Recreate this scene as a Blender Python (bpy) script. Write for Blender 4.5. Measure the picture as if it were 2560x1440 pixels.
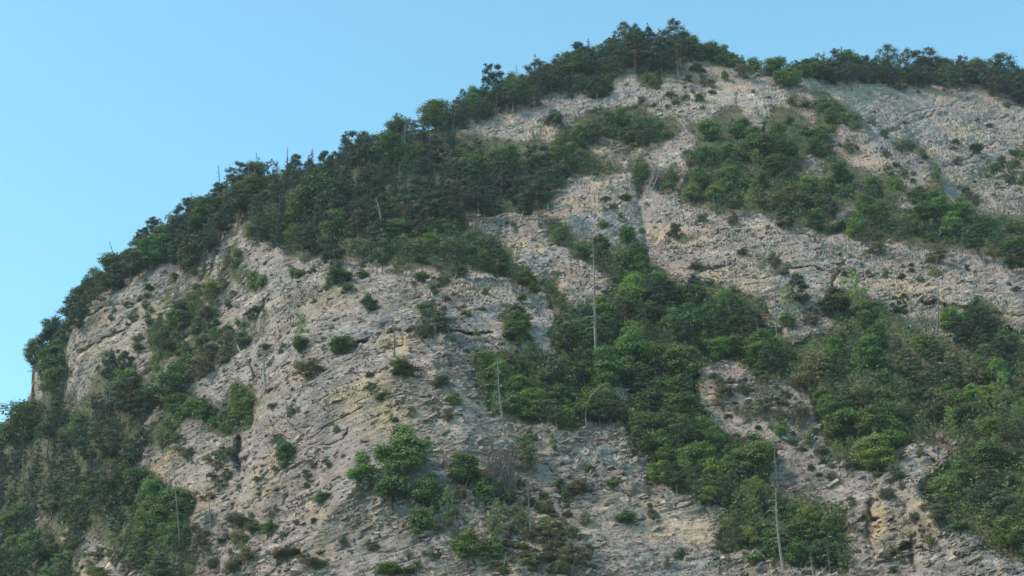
import bpy, math, random
import numpy as np
from mathutils import Vector, Matrix

sc = bpy.context.scene
for o in list(bpy.data.objects):
    bpy.data.objects.remove(o)
COL = sc.collection
R = math.radians

# ------------------------------------------------------------------ camera
PITCH = R(27.0); HFOV = R(36.0)
CAMP = np.array([0.0, 0.0, 1.7])
cam_d = bpy.data.cameras.new('camera')
cam_d.angle = HFOV; cam_d.sensor_fit = 'HORIZONTAL'; cam_d.clip_start = 0.5; cam_d.clip_end = 9000
cam = bpy.data.objects.new('camera', cam_d); COL.objects.link(cam)
cam.location = CAMP; cam.rotation_euler = (math.pi/2 + PITCH, 0, 0)
sc.camera = cam
# ------------------------------------------------------------------ sky, sun, exposure
SUN_EL, SUN_AZ = R(45), R(-112)      # azimuth from +Y (view direction), negative = to the left, behind the viewer
w = bpy.data.worlds.new('World'); sc.world = w; w.use_nodes = True
nt = w.node_tree; nt.nodes.clear()
sky = nt.nodes.new('ShaderNodeTexSky'); sky.sky_type = 'NISHITA'; sky.sun_disc = False
sky.sun_elevation = SUN_EL; sky.sun_rotation = SUN_AZ
sky.air_density = 1.0; sky.dust_density = 0.35; sky.ozone_density = 1.0; sky.altitude = 600
tint = nt.nodes.new('ShaderNodeMix'); tint.data_type = 'RGBA'; tint.blend_type = 'MULTIPLY'
tint.inputs[0].default_value = 1.0
tint.inputs[7].default_value = (1.02, 1.42, 1.18, 1)
bg = nt.nodes.new('ShaderNodeBackground'); bg.inputs[1].default_value = 0.125
wo = nt.nodes.new('ShaderNodeOutputWorld')
nt.links.new(sky.outputs[0], tint.inputs[6]); nt.links.new(tint.outputs[2], bg.inputs[0]); nt.links.new(bg.outputs[0], wo.inputs[0])
sl = bpy.data.lights.new('sun', 'SUN'); sl.energy = 1.75; sl.angle = R(9); sl.color = (1.0, 0.80, 0.70)
sun = bpy.data.objects.new('sun', sl); COL.objects.link(sun)
sd = Vector((math.sin(SUN_AZ)*math.cos(SUN_EL), math.cos(SUN_AZ)*math.cos(SUN_EL), math.sin(SUN_EL)))
sun.rotation_euler = (-sd).to_track_quat('-Z', 'Y').to_euler()
sc.view_settings.view_transform = 'Standard'; sc.view_settings.look = 'None'
sc.view_settings.gamma = 1; sc.view_settings.use_curve_mapping = False
sc.view_settings.exposure = 1.2
sc.render.engine = 'CYCLES'
sc.cycles.max_bounces = 4; sc.cycles.diffuse_bounces = 3; sc.cycles.glossy_bounces = 1
sc.cycles.transmission_bounces = 2; sc.cycles.transparent_max_bounces = 4
sc.cycles.use_denoising = True; sc.cycles.denoiser = 'OPENIMAGEDENOISE'

# ------------------------------------------------------------------ numpy noise
def _h(ix, iy, iz, seed=0):
    h = (ix.astype(np.int64)*374761393 + iy.astype(np.int64)*668265263 + iz.astype(np.int64)*2147483647 + seed*974634777) & 0xffffffff
    h = ((h ^ (h >> 13))*1274126177) & 0xffffffff
    h = (h ^ (h >> 16)); h = (h*2246822519) & 0xffffffff
    h = h ^ (h >> 15)
    return (h & 0xffffff).astype(np.float32)/float(0xffffff)
def vnoise(x, y, z, seed=0):
    fx, fy, fz = np.floor(x), np.floor(y), np.floor(z)
    ix, iy, iz = fx.astype(np.int64), fy.astype(np.int64), fz.astype(np.int64)
    u, v, t = (x-fx), (y-fy), (z-fz)
    u = u*u*(3-2*u); v = v*v*(3-2*v); t = t*t*(3-2*t)
    r = 0
    for a in (0, 1):
        for b in (0, 1):
            for c in (0, 1):
                r = r + _h(ix+a, iy+b, iz+c, seed)*(u if a else 1-u)*(v if b else 1-v)*(t if c else 1-t)
    return r*2-1
def fbm(x, y, z, o=3, seed=0):
    r = 0; a = 1.0; s = 0
    for k in range(o):
        r = r + a*vnoise(x*2**k, y*2**k, z*2**k, seed+k*7); s += a; a *= .5
    return r/s
def sstep(a, b, x):
    t = np.clip((x-a)/(b-a), 0, 1); return t*t*(3-2*t)

# ------------------------------------------------------------------ the mountain's shape
# Surveyed as sight lines: (x, y) on a 2560 x 1440 sighting grid, with the distance along the view axis.
F = 1280/math.tan(HFOV/2)
FW = np.array([0, math.cos(PITCH), math.sin(PITCH)]); UP = np.array([0, -math.sin(PITCH), math.cos(PITCH)])
def pos(x, y, s):
    x = np.asarray(x, float); y = np.asarray(y, float); s = np.asarray(s, float)
    a = (x-1280)/F; b = (720-y)/F
    d = FW + a[..., None]*np.array([1., 0, 0]) + b[..., None]*UP
    return CAMP + s[..., None]*d
CP = np.array([
 (-900, 1500, 380), (-900, 1100, 440), (-400, 1500, 300), (-400, 1200, 385), (0, 1440, 262), (0, 1250, 296), (0, 1060, 345),
 (100, 1440, 246), (100, 1200, 278), (110, 950, 318), (90, 900, 322), (200, 1000, 290), (200, 740, 326), (300, 1440, 222), (300, 1200, 252), (300, 900, 292), (330, 690, 322),
 (560, 1440, 204), (560, 1150, 232), (560, 900, 266), (560, 700, 298), (560, 520, 328), (800, 1440, 192), (800, 1100, 216), (800, 850, 240), (800, 680, 270), (760, 430, 338),
 (1040, 1440, 187), (1040, 1100, 209), (1040, 850, 231), (1080, 700, 256), (1080, 560, 290), (1040, 330, 348), (1300, 1440, 187), (1300, 1100, 212), (1300, 800, 243), (1350, 600, 280), (1300, 420, 330), (1300, 245, 358),
 (1600, 1440, 188), (1600, 1100, 214), (1600, 800, 248), (1550, 560, 290), (1600, 400, 325), (1650, 140, 372), (1900, 1440, 186), (1900, 1150, 208), (1900, 850, 240), (1900, 600, 272), (1900, 400, 315), (1900, 180, 372),
 (2250, 1440, 180), (2250, 1100, 206), (2250, 850, 236), (2250, 650, 266), (2250, 400, 318), (2250, 200, 372), (2560, 1440, 172), (2560, 1100, 200), (2560, 850, 232), (2560, 650, 268), (2560, 450, 308), (2560, 220, 372),
 (3000, 1440, 170), (3000, 1000, 215), (3000, 600, 285), (3000, 300, 370), (3500, 1440, 175), (3500, 900, 240), (3500, 300, 390)], float)
def tps_fit(P, v, lam=0.02):
    X = P/1000.0; n = len(X)
    d = np.linalg.norm(X[:, None]-X[None], axis=2)
    K = np.where(d > 0, d*d*np.log(d+1e-12), 0) + lam*np.eye(n)
    Q = np.hstack([np.ones((n, 1)), X])
    A = np.block([[K, Q], [Q.T, np.zeros((3, 3))]])
    sol = np.linalg.solve(A, np.concatenate([v, np.zeros(3)]))
    return X, sol
_TX, _TS = tps_fit(CP[:, :2], np.log(CP[:, 2]))
def base_s(x, y):
    x = np.asarray(x, float)/1000; y = np.asarray(y, float)/1000
    r = _TS[-3] + _TS[-2]*x + _TS[-1]*y
    for i in range(len(_TX)):
        d2 = (x-_TX[i, 0])**2 + (y-_TX[i, 1])**2
        r = r + _TS[i]*0.5*d2*np.log(d2+1e-12)
    return np.exp(r)
SKY = np.array([(-1500, 1600), (-900, 1370), (-300, 1200), (0, 1062), (55, 1020), (76, 985), (86, 905), (105, 878), (150, 820), (200, 742), (300, 682), (380, 618), (480, 562), (560, 506), (640, 442), (760, 424), (860, 388), (1000, 345), (1100, 318),
 (1180, 268), (1300, 232), (1400, 196), (1500, 158), (1580, 136), (1700, 134), (1800, 146), (1900, 170), (2000, 182), (2100, 188), (2200, 194), (2300, 200), (2450, 203), (2560, 222), (2700, 250), (3000, 310), (3500, 420), (4200, 600)], float)
def sky_y(x):
    return np.interp(x, SKY[:, 0], SKY[:, 1])
# lips of ledges: the ground steps back above each line; (points), step in m, edge width px, how far up the bench reaches px
LIPS = [
 ([(680, 625), (760, 645), (860, 655), (1000, 682), (1120, 690), (1230, 692), (1300, 722), (1385, 795), (1425, 885)], 9, 12, 120),
 ([(1600, 660), (1650, 590), (1720, 540), (1900, 533), (1990, 562), (2080, 592), (2220, 613), (2400, 628), (2560, 680), (2800, 740)], 8, 12, 110),
 ([(1390, 480), (1500, 452), (1620, 452), (1690, 500)], 5, 10, 80),
 ([(1480, 370), (1600, 365), (1700, 350), (1760, 335)], 4, 8, 60),
 ([(1720, 930), (1880, 932), (1960, 960), (2030, 1000), (2090, 1120)], 4, 10, 70),
 ([(2200, 1190), (2280, 1112), (2370, 1125), (2400, 1180)], 4, 8, 70),
 ([(2300, 1240), (2400, 1320), (2560, 1420), (2700, 1500)], 3, 8, 70),
 ([(840, 882), (905, 862), (980, 826), (1130, 826), (1250, 832)], 1.6, 4, 30),
 ([(1180, 552), (1290, 536), (1370, 545)], 3, 8, 50),
 ([(180, 830), (260, 745), (390, 665), (520, 640)], 2.5, 8, 60),
 ([(560, 1330), (620, 1290), (700, 1280), (800, 1290)], 1.5, 8, 50),
 ([(880, 1290), (1000, 1200), (1100, 1190), (1270, 1250)], 1.5, 20, 50),
]
def relief(x, y):
    x = np.asarray(x, float); y = np.asarray(y, float)
    r = np.zeros(np.broadcast(x, y).shape)
    for pts, amp, wd, dec in LIPS:
        P = np.array(pts, float)
        yl = np.interp(x, P[:, 0], P[:, 1]) + 7*np.sin(x/23.0) + 4*np.sin(x/9.3)
        d = yl - y
        tx = sstep(P[0, 0]-30, P[0, 0]+50, x)*(1-sstep(P[-1, 0]-50, P[-1, 0]+30, x))
        r = r + amp*tx*sstep(-wd, wd, d)*np.exp(-np.maximum(d, 0)/dec)
    # the far wall behind the wooded spur
    P = np.array([(1990, 170), (2012, 205), (2052, 235), (2100, 250), (2158, 300), (2180, 345), (2225, 372), (2290, 380), (2338, 420), (2365, 478), (2440, 522), (2560, 545), (2800, 610)], float)
    d = np.interp(x, P[:, 0], P[:, 1]) + 5*np.sin(x/17.0) - y
    amp = np.interp(x, [1985, 2060, 2300, 2560, 3500], [0, 12, 32, 38, 38])
    r = r + amp*sstep(-8, 10, d)
    # steps across: gullies beside the two domes
    for pts, amp, wd, dec in [([(655, 700), (635, 830), (640, 900), (650, 1000), (622, 1130), (600, 1260), (560, 1440)], 7, 14, 150),
                              ([(590, 520), (600, 600), (575, 700)], 4, 14, 90),
                              ([(165, 830), (165, 900), (210, 1020)], 6, 10, 90)]:
        P = np.array(pts, float)
        xl = np.interp(y, P[:, 1], P[:, 0]) + 6*np.sin(y/21.0)
        d = xl - x
        ty = sstep(P[0, 1]-40, P[0, 1]+40, y)*(1-sstep(P[-1, 1]-10, P[-1, 1]+90, y))
        r = r + amp*ty*sstep(-wd, wd, d)*np.exp(-np.maximum(d, 0)/dec)
    # shaded notch between the two cliff faces in the middle of the slope
    for (cx, cy, sx, sy, a) in [(1606, 540, 42, 90, 5.5), (1300, 600, 14, 30, 1.5), (2180, 1300, 16, 90, 1.2), (2265, 1370, 24, 60, 1.4), (2480, 300, 40, 22, 4), (2470, 440, 60, 50, 5), (600, 1130, 14, 50, 2.5),
                                (455, 1100, 16, 9, 3), (1640, 450, 24, 50, 1), (2060, 440, 20, 30, 2), (330, 790, 30, 8, 1.5), (1745, 690, 14, 10, 1.5), (1240, 625, 14, 12, 1.5),
                                (700, 1060, 30, 20, -1), (1950, 620, 26, 14, 1.5), (2050, 780, 26, 30, 2), (1560, 590, 30, 12, 2), (2400, 1060, 20, 60, 2)]:
        r = r + a*np.exp(-((x-cx)/sx)**2-((y-cy)/sy)**2)
    return r
GROOVES = [([(842, 884), (905, 864), (978, 828), (1060, 836), (1130, 827), (1240, 834)], 2.0, 4.5), ([(700, 870), (760, 850), (830, 862)], 1.0, 4), ([(880, 905), (960, 880), (1010, 862)], .7, 3), ([(1120, 880), (1160, 872), (1210, 884)], .9, 3),
 ([(1960, 560), (2040, 600), (2120, 650)], .8, 3), ([(1880, 700), (1960, 680), (2040, 668), (2100, 690)], 1.0, 3.5), ([(2060, 680), (2130, 700), (2200, 690)], .9, 3), ([(2280, 745), (2400, 770), (2560, 790)], 1.2, 4), ([(2400, 830), (2480, 826), (2600, 832)], 1.6, 5),
 ([(1740, 690), (1800, 670), (1860, 650)], .9, 3), ([(2160, 255), (2250, 220), (2330, 215)], 1.0, 3), ([(2200, 330), (2330, 290), (2420, 240)], 1.2, 3.5), ([(2250, 290), (2330, 270), (2400, 262)], 1.0, 3), ([(2440, 310), (2500, 295), (2560, 300)], 1.2, 4), ([(2300, 460), (2400, 400), (2500, 350)], 1.0, 3),
 ([(200, 800), (280, 760), (360, 760)], 1.2, 4), ([(180, 890), (260, 850), (330, 820)], 1.2, 4), ([(600, 800), (660, 760), (720, 740)], 1.0, 4), ([(1440, 560), (1520, 520), (1580, 500)], .9, 3), ([(1220, 600), (1290, 580), (1330, 600)], 1.0, 4), ([(720, 1120), (800, 1070), (860, 1060)], .3, 3),
 ([(1230, 300), (1330, 262), (1430, 250)], 1.0, 3), ([(1560, 190), (1620, 150), (1700, 170)], .8, 3), ([(2100, 1330), (2160, 1290), (2240, 1300)], 1.2, 4), ([(2190, 1400), (2270, 1365), (2340, 1380)], 1.8, 6), ([(2380, 1400), (2460, 1370), (2560, 1440)], 1.0, 4), ([(1780, 960), (1850, 950), (1920, 980)], .8, 3), ([(2270, 1150), (2320, 1140), (2370, 1160)], 1.2, 4)]
VGROOVES = [([(1606, 450), (1596, 520), (1610, 600), (1622, 650)], 1.1, 8), ([(668, 700), (650, 820), (640, 900)], 1.6, 6), ([(2176, 1250), (2170, 1310), (2180, 1370)], .7, 5), ([(2290, 1330), (2280, 1390), (2300, 1440)], 1.3, 6), ([(598, 1080), (592, 1140), (606, 1200)], 2.4, 7), ([(2250, 200), (2230, 240), (2205, 262)], 1.4, 5), ([(2360, 210), (2330, 270), (2290, 320)], 1.2, 4),
 ([(1850, 220), (1845, 250), (1860, 280)], 1.2, 4), ([(1910, 300), (1905, 325), (1915, 345)], 2.0, 5), ([(2120, 640), (2090, 700), (2060, 760)], 1.4, 5), ([(560, 560), (545, 620), (520, 700)], 1.6, 6), ([(420, 830), (400, 900), (360, 950)], 1.6, 6), ([(1740, 820), (1745, 900), (1738, 1000)], 1.6, 6), ([(880, 1060), (860, 1090), (850, 1110)], .8, 4)]
def grooves(x, y):
    r = np.zeros(np.broadcast(x, y).shape)
    w1 = 7*vnoise(x/26, y/26, x*0, 301)+3*vnoise(x/9, y/9, x*0, 302)
    for L, tr in ((GROOVES, 0), (VGROOVES, 1)):
        for pts, amp, wd in L:
            P = np.array(pts, float)
            u, v = (y, x) if tr else (x, y)
            c = np.interp(u, P[:, tr], P[:, 1-tr]); a, b = P[0, tr], P[-1, tr]
            r = np.maximum(r, amp*np.exp(-((v-c+w1)/wd)**2)*sstep(a-5, a+25, u)*(1-sstep(b-25, b+5, u)))
    return r
def surf_s(x, y):
    return base_s(x, y) + relief(x, y)

# coarse lookup raster of distance for placing things
LX = np.arange(-400, 3000, 8.0); LY = np.arange(-40, 1720, 8.0)
LS = surf_s(*np.meshgrid(LX, LY))
def lookup(x, y):
    fx = (np.clip(x, LX[0], LX[-1]-1)-LX[0])/8; fy = (np.clip(y, LY[0], LY[-1]-1)-LY[0])/8
    i = np.floor(fx).astype(int); j = np.floor(fy).astype(int); u = fx-i; v = fy-j
    return (LS[j, i]*(1-u)+LS[j, i+1]*u)*(1-v) + (LS[j+1, i]*(1-u)+LS[j+1, i+1]*u)*v

# ------------------------------------------------------------------ where the woods stand (crown outlines on the sighting grid)
# name, place phrase, outline, kinds {kind: weight}, crown height px (lo, hi), width/height, spacing
REG = []
def reg(name, place, pts, kinds, hr, sp=1.0, dens=1.0, tones=None):
    REG.append(dict(name=name, place=place, P=np.array(pts, float), kinds=kinds, hr=hr, sp=sp, dens=dens, tones=tones))
reg('west_crest', 'on the left cliff crest',
 [(62, 900), (75, 860), (105, 800), (150, 775), (165, 755), (185, 715), (200, 690), (230, 648), (270, 622), (330, 582), (370, 558), (410, 522), (450, 496), (490, 492), (530, 468), (560, 438), (590, 408), (610, 510), (560, 560), (530, 590), (500, 640), (475, 690), (430, 645), (400, 640), (370, 655), (340, 680), (290, 700), (240, 735), (205, 765), (190, 800), (165, 830), (168, 890), (155, 960), (112, 950), (88, 905)],
 {'pine': 7, 'spruce': 1.5, 'broad': 1.5, 'juniper': 1}, (72, 104), .62, tones=[0, 0, 0, 1])
reg('upper_forest', 'in the dense dark forest',
 [(590, 408), (640, 392), (700, 385), (740, 380), (800, 370), (850, 335), (900, 328), (960, 308), (985, 280), (1030, 288), (1060, 256), (1110, 245), (1140, 232), (1150, 300), (1135, 322), (1180, 342), (1210, 330), (1250, 350), (1330, 350), (1390, 345), (1440, 380), (1400, 440), (1392, 500), (1362, 530), (1290, 530), (1200, 545), (1150, 545), (1000, 530), (850, 545), (720, 560), (620, 545), (600, 500)],
 {'pine': 5, 'spruce': 6.5, 'broad': .8}, (88, 128), .72, tones=[0, 0, 1])
reg('lower_forest', 'in the wood above the dome',
 [(600, 535), (720, 540), (850, 530), (1000, 520), (1150, 535), (1180, 570), (1240, 590), (1280, 640), (1318, 680), (1340, 722), (1290, 712), (1250, 682), (1160, 682), (1120, 690), (1040, 668), (1010, 692), (982, 690), (990, 662), (890, 656), (830, 650), (720, 640), (700, 612), (640, 600), (610, 580)],
 {'broad': 4, 'pine': 4.5, 'juniper': 1, 'airy': .8, 'spruce': .6}, (58, 92), .8, tones=[0, 1, 1, 2, 3])
reg('mid_crest', 'on the crest left of summit',
 [(1140, 228), (1200, 188), (1260, 175), (1290, 153), (1370, 130), (1400, 108), (1450, 90), (1500, 100), (1530, 130), (1545, 165), (1510, 182), (1480, 215), (1440, 222), (1380, 230), (1330, 245), (1270, 270), (1220, 280), (1190, 295), (1150, 310)],
 {'pine': 5, 'spruce': 2, 'broad': 3}, (68, 96), .62, tones=[0, 0, 1])
reg('summit', 'on the rounded summit',
 [(1515, 105), (1535, 60), (1560, 46), (1600, 58), (1622, 55), (1680, 42), (1705, 60), (1722, 88), (1740, 110), (1735, 140), (1700, 138), (1600, 140), (1545, 160), (1520, 130)],
 {'pine': 6, 'broad': 2.5}, (74, 104), .72, tones=[0, 0, 1])
reg('summit_shoulder', 'on the shoulder below the summit',
 [(1710, 105), (1800, 102), (1868, 140), (1885, 168), (1840, 168), (1760, 162), (1700, 145)],
 {'broad': 1}, (46, 66), .75, tones=[1, 1, 0])
reg('east_crest', 'on the crest over the far wall',
 [(1885, 165), (1920, 148), (1960, 143), (2020, 163), (2080, 118), (2110, 110), (2130, 138), (2170, 140), (2200, 138), (2225, 103), (2270, 125), (2310, 120), (2350, 138), (2400, 138), (2450, 143), (2500, 123), (2600, 128), (2660, 150), (2660, 250), (2560, 236), (2520, 226), (2450, 206), (2400, 206), (2330, 201), (2250, 201), (2180, 192), (2100, 191), (2000, 186), (1900, 172)],
 {'pine': 6, 'spruce': 1.5, 'broad': 2}, (54, 84), .55, tones=[0, 0, 0, 1])
reg('lone_lip', 'at the lip of the far wall', [(1942, 185), (1965, 168), (1998, 182), (1996, 212), (1972, 222), (1945, 210)], {'broad': 1}, (50, 56), 1.0, tones=[1])
reg('belt', 'in the belt below summit cliff',
 [(1385, 332), (1440, 295), (1530, 268), (1560, 275), (1610, 262), (1640, 293), (1700, 298), (1712, 340), (1650, 356), (1600, 362), (1520, 352), (1450, 357), (1400, 367), (1385, 350)],
 {'broad': 3, 'pine': 4, 'spruce': 1.5}, (55, 82), .8, tones=[0, 1, 1])
reg('belt_low', 'on the ledge under that belt',
 [(1400, 362), (1450, 360), (1520, 395), (1552, 410), (1548, 445), (1490, 445), (1430, 435), (1408, 480), (1388, 450)],
 {'broad': 4, 'pine': 1}, (48, 66), .85, tones=[1, 1, 2])
reg('notch', 'beside the washed-out root notch',
 [(1562, 400), (1610, 382), (1628, 420), (1622, 470), (1598, 505), (1580, 445)], {'broad': 3, 'spruce': 1}, (50, 70), .8, tones=[1, 0])
reg('notch_b', 'right of the root notch',
 [(1662, 420), (1690, 412), (1708, 460), (1680, 492), (1638, 475)], {'broad': 1}, (42, 60), .9, tones=[2, 1])
reg('top_patch', 'on the cliff just below summit',
 [(1592, 172), (1640, 160), (1662, 190), (1650, 225), (1605, 225)], {'broad': 1, 'juniper': 1}, (36, 46), 1.1, tones=[0, 1])
reg('top_patch_b', 'left of the summit cliff',
 [(1478, 195), (1520, 185), (1535, 225), (1505, 242), (1480, 235)], {'broad': 1}, (42, 50), .9, tones=[0])
reg('east_wood', 'in the upper right wood',
 [(1725, 300), (1780, 300), (1805, 278), (1835, 264), (1870, 310), (1905, 328), (1910, 300), (1944, 262), (1975, 272), (2002, 300), (2035, 310), (2075, 359), (2094, 392), (2150, 415), (2202, 440), (2244, 430), (2270, 464), (2337, 464), (2367, 490), (2400, 520), (2460, 530), (2525, 535), (2680, 560), (2680, 700), (2560, 670), (2526, 663), (2464, 646), (2412, 628), (2377, 615), (2290, 615), (2221, 611), (2162, 600), (2130, 587), (2064, 590), (2033, 580), (1995, 566), (1943, 552), (1894, 531), (1839, 545), (1790, 538), (1769, 517), (1705, 515), (1705, 480), (1720, 420), (1700, 390), (1730, 370), (1745, 350), (1720, 330)],
 {'broad': 6, 'pine': 2.6, 'slender': .8, 'juniper': 1, 'airy': .6}, (58, 88), .95, tones=[0, 1, 1, 1, 2])
reg('spur', 'on the narrow wooded spur',
 [(2010, 212), (2037, 225), (2079, 233), (2094, 255), (2131, 274), (2157, 297), (2170, 325), (2142, 333), (2109, 312), (2097, 346), (2079, 357), (2045, 330), (2041, 280), (2026, 245)],
 {'broad': 1}, (38, 56), 1.0, tones=[1, 0, 2])
reg('spur_b', 'left of the wooded spur',
 [(1968, 240), (1992, 233), (2032, 265), (2027, 284), (1990, 272)], {'broad': 1}, (32, 42), 1.1, tones=[0])
reg('rib', 'on the rib under the far wall',
 [(2219, 350), (2285, 353), (2319, 372), (2337, 413), (2354, 437), (2354, 474), (2334, 452), (2322, 417), (2285, 388), (2238, 380)],
 {'broad': 1, 'juniper': .6}, (32, 46), 1.0, tones=[0, 0, 1])
reg('edge_scrub', 'at the right end of far wall',
 [(2487, 400), (2517, 377), (2536, 353), (2640, 340), (2640, 500), (2540, 465), (2480, 455), (2450, 430)],
 {'broad': 1, 'juniper': 1}, (34, 48), 1.1, dens=.6, tones=[0])
reg('edge_scrub_b', 'at the foot of far wall',
 [(2390, 464), (2430, 470), (2452, 510), (2445, 528), (2408, 502)], {'broad': 1, 'juniper': 1}, (32, 42), 1.1, tones=[0])
reg('gully_top', 'in the strip beside the dome',
 [(1283, 655), (1307, 655), (1330, 698), (1360, 700), (1354, 691), (1394, 690), (1402, 718), (1420, 750), (1400, 785), (1385, 780), (1370, 740), (1320, 720)],
 {'broad': 3, 'pine': 1}, (42, 62), .8, tones=[1, 0])
reg('gully_strip', 'between the two pale cliffs',
 [(1355, 540), (1391, 545), (1413, 565), (1445, 592), (1485, 593), (1536, 620), (1590, 608), (1612, 630), (1648, 668), (1688, 700), (1640, 720), (1560, 700), (1500, 680), (1440, 650), (1410, 615), (1370, 590)],
 {'broad': 5, 'pine': 2}, (48, 78), .85, tones=[0, 1, 1])
reg('gully', 'in the deep green gully',
 [(1390, 790), (1411, 750), (1450, 760), (1480, 740), (1560, 700), (1640, 690), (1700, 694), (1735, 715), (1790, 715), (1839, 736), (1894, 748), (1922, 764), (1929, 795), (1922, 822), (1950, 835), (1950, 900), (1880, 905), (1800, 900), (1760, 905), (1742, 940), (1750, 985), (1735, 1020), (1700, 1020), (1640, 1000), (1600, 960), (1532, 950), (1505, 925), (1472, 912), (1404, 895), (1391, 869), (1374, 838)],
 {'broad': 5, 'pine': 3.5, 'slender': 1.2}, (72, 110), .85, tones=[0, 0, 1, 2])
reg('gully_mouth', 'at the mouth of the gully',
 [(1400, 916), (1421, 905), (1472, 912), (1505, 923), (1535, 950), (1600, 960), (1640, 1000), (1700, 1020), (1660, 1060), (1600, 1090), (1560, 1070), (1522, 1050), (1465, 1063), (1428, 1083), (1394, 1073), (1327, 1068), (1304, 1071), (1287, 1056), (1380, 1000), (1400, 950)],
 {'broad': 4, 'slender': 1.5, 'airy': 1.5, 'pine': 1}, (52, 82), .85, tones=[1, 1, 2, 3])
reg('thicket', 'in the thicket right of dome',
 [(1186, 884), (1206, 870), (1223, 884), (1232, 900), (1277, 877), (1320, 890), (1330, 868), (1371, 900), (1401, 914), (1403, 950), (1380, 1000), (1300, 1055), (1236, 1046), (1222, 1030), (1226, 1003), (1186, 958)],
 {'broad': 3.5, 'slender': 1.6, 'airy': 1.2}, (52, 82), .85, tones=[1, 2, 1])
reg('lower_east', 'in the sprawling lower right wood',
 [(1950, 870), (2000, 850), (2047, 845), (2090, 833), (2075, 812), (2054, 765), (2061, 729), (2100, 722), (2125, 730), (2169, 743), (2203, 757), (2231, 775), (2262, 800), (2283, 812), (2311, 826), (2339, 832), (2374, 853), (2412, 884), (2450, 900), (2520, 870), (2660, 850), (2660, 1440), (2560, 1395), (2506, 1391), (2469, 1354), (2412, 1327), (2375, 1297), (2337, 1275), (2319, 1256), (2300, 1230), (2315, 1211), (2337, 1177), (2367, 1162), (2375, 1125), (2319, 1114), (2274, 1112), (2240, 1140), (2236, 1168), (2150, 1175), (2075, 1138), (2060, 1076), (2037, 1055), (2011, 975), (1962, 962), (1925, 947), (1880, 932), (1870, 905), (1950, 900)],
 {'broad': 5, 'pine': 4.5, 'slender': 1.2, 'juniper': 1.2, 'airy': 1}, (62, 105), .95, tones=[1, 0, 1, 3, 2])
reg('tower', 'under the right-hand cliff',
 [(2348, 785), (2370, 772), (2400, 787), (2430, 758), (2460, 738), (2502, 780), (2508, 822), (2560, 832), (2560, 900), (2470, 900), (2430, 880), (2390, 830), (2350, 815)],
 {'broad': 2, 'pine': 2}, (72, 100), .8, tones=[0, 1])
reg('bank', 'on the bank below the gully',
 [(1566, 1078), (1620, 1055), (1680, 1040), (1737, 1022), (1767, 1035), (1794, 1061), (1827, 1087), (1910, 1095), (1934, 1125), (1927, 1200), (1934, 1250), (1880, 1265), (1830, 1262), (1782, 1256), (1741, 1249), (1683, 1222), (1613, 1215), (1619, 1161), (1582, 1148), (1589, 1104)],
 {'broad': 5, 'pine': 2.5, 'slender': 1.2}, (62, 95), .85, tones=[1, 0, 2, 1])
reg('foot_wood', 'beside the big dead conifer',
 [(1812, 1280), (1900, 1262), (1940, 1245), (2000, 1256), (2075, 1258), (2124, 1277), (2120, 1324), (2124, 1440), (2075, 1430), (1985, 1416), (1925, 1414), (1899, 1391), (1861, 1369), (1812, 1378), (1794, 1339)],
 {'broad': 4, 'pine': 2, 'slender': 1.5, 'airy': 1}, (58, 92), .9, tones=[1, 0, 3])
reg('west_forest', 'in the shady far left forest',
 [(-80, 1100), (0, 1022), (30, 1006), (64, 985), (86, 1009), (109, 975), (112, 937), (142, 922), (161, 937), (176, 982), (195, 1016), (210, 1024), (214, 975), (240, 949), (262, 922), (296, 904), (337, 919), (349, 971), (382, 952), (424, 971), (420, 997), (375, 1027), (360, 1065), (349, 1106), (360, 1125), (349, 1159), (315, 1177), (280, 1200), (200, 1260), (140, 1270), (80, 1270), (0, 1320), (-80, 1330)],
 {'spruce': 6, 'pine': 4, 'broad': 1.5}, (92, 140), .8, tones=[0, 0, 1])
reg('west_foot', 'in the lower left bushes',
 [(-80, 1310), (0, 1300), (85, 1265), (140, 1265), (200, 1240), (280, 1190), (330, 1180), (394, 1189), (435, 1226), (487, 1237), (499, 1256), (484, 1282), (465, 1312), (487, 1342), (495, 1372), (491, 1480), (356, 1480), (345, 1425), (300, 1402), (262, 1350), (232, 1320), (210, 1342), (180, 1380), (185, 1480), (-80, 1480)],
 {'broad': 5, 'pine': 2.5, 'spruce': 1.2, 'slender': 1}, (68, 108), .9, tones=[0, 1, 1, 0, 3])
reg('west_ribs', 'on the rib left of dome',
 [(424, 986), (450, 979), (465, 997), (525, 986), (529, 1024), (570, 1009), (574, 960), (600, 949), (658, 967), (637, 1009), (634, 1050), (615, 1080), (585, 1095), (555, 1099), (521, 1084), (502, 1060), (461, 1065), (446, 1095), (412, 1114), (360, 1112), (375, 1072), (397, 1050)],
 {'broad': 6, 'juniper': 1}, (44, 68), .9, tones=[1, 0, 2])
reg('west_streak', 'on the grassy left streak',
 [(416, 667), (457, 660), (502, 671), (551, 697), (540, 725), (502, 735), (484, 770), (450, 795), (424, 815), (405, 862), (371, 862), (345, 800), (352, 746), (390, 765), (416, 720)],
 {'broad': 1.5, 'juniper': 1, 'spruce': 1, 'slender': 3, 'airy': 2}, (30, 56), 1.1, dens=.5, tones=[0, 1, 2])
reg('west_tuft', 'on the left gully ledge',
 [(612, 679), (660, 680), (674, 716), (640, 742), (617, 728)], {'broad': 2, 'juniper': 1}, (38, 50), .9, tones=[0])
reg('west_slot', 'beside the pale left pinnacle',
 [(572, 620), (607, 610), (602, 692), (566, 690)], {'broad': 1}, (36, 48), .8, tones=[1, 2])
reg('west_scrub', 'low on the left buttress',
 [(430, 800), (520, 780), (590, 820), (560, 880), (480, 900), (420, 960), (440, 880)], {'broad': 1, 'juniper': 2}, (30, 44), .9, dens=.55, tones=[0, 1])
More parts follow.
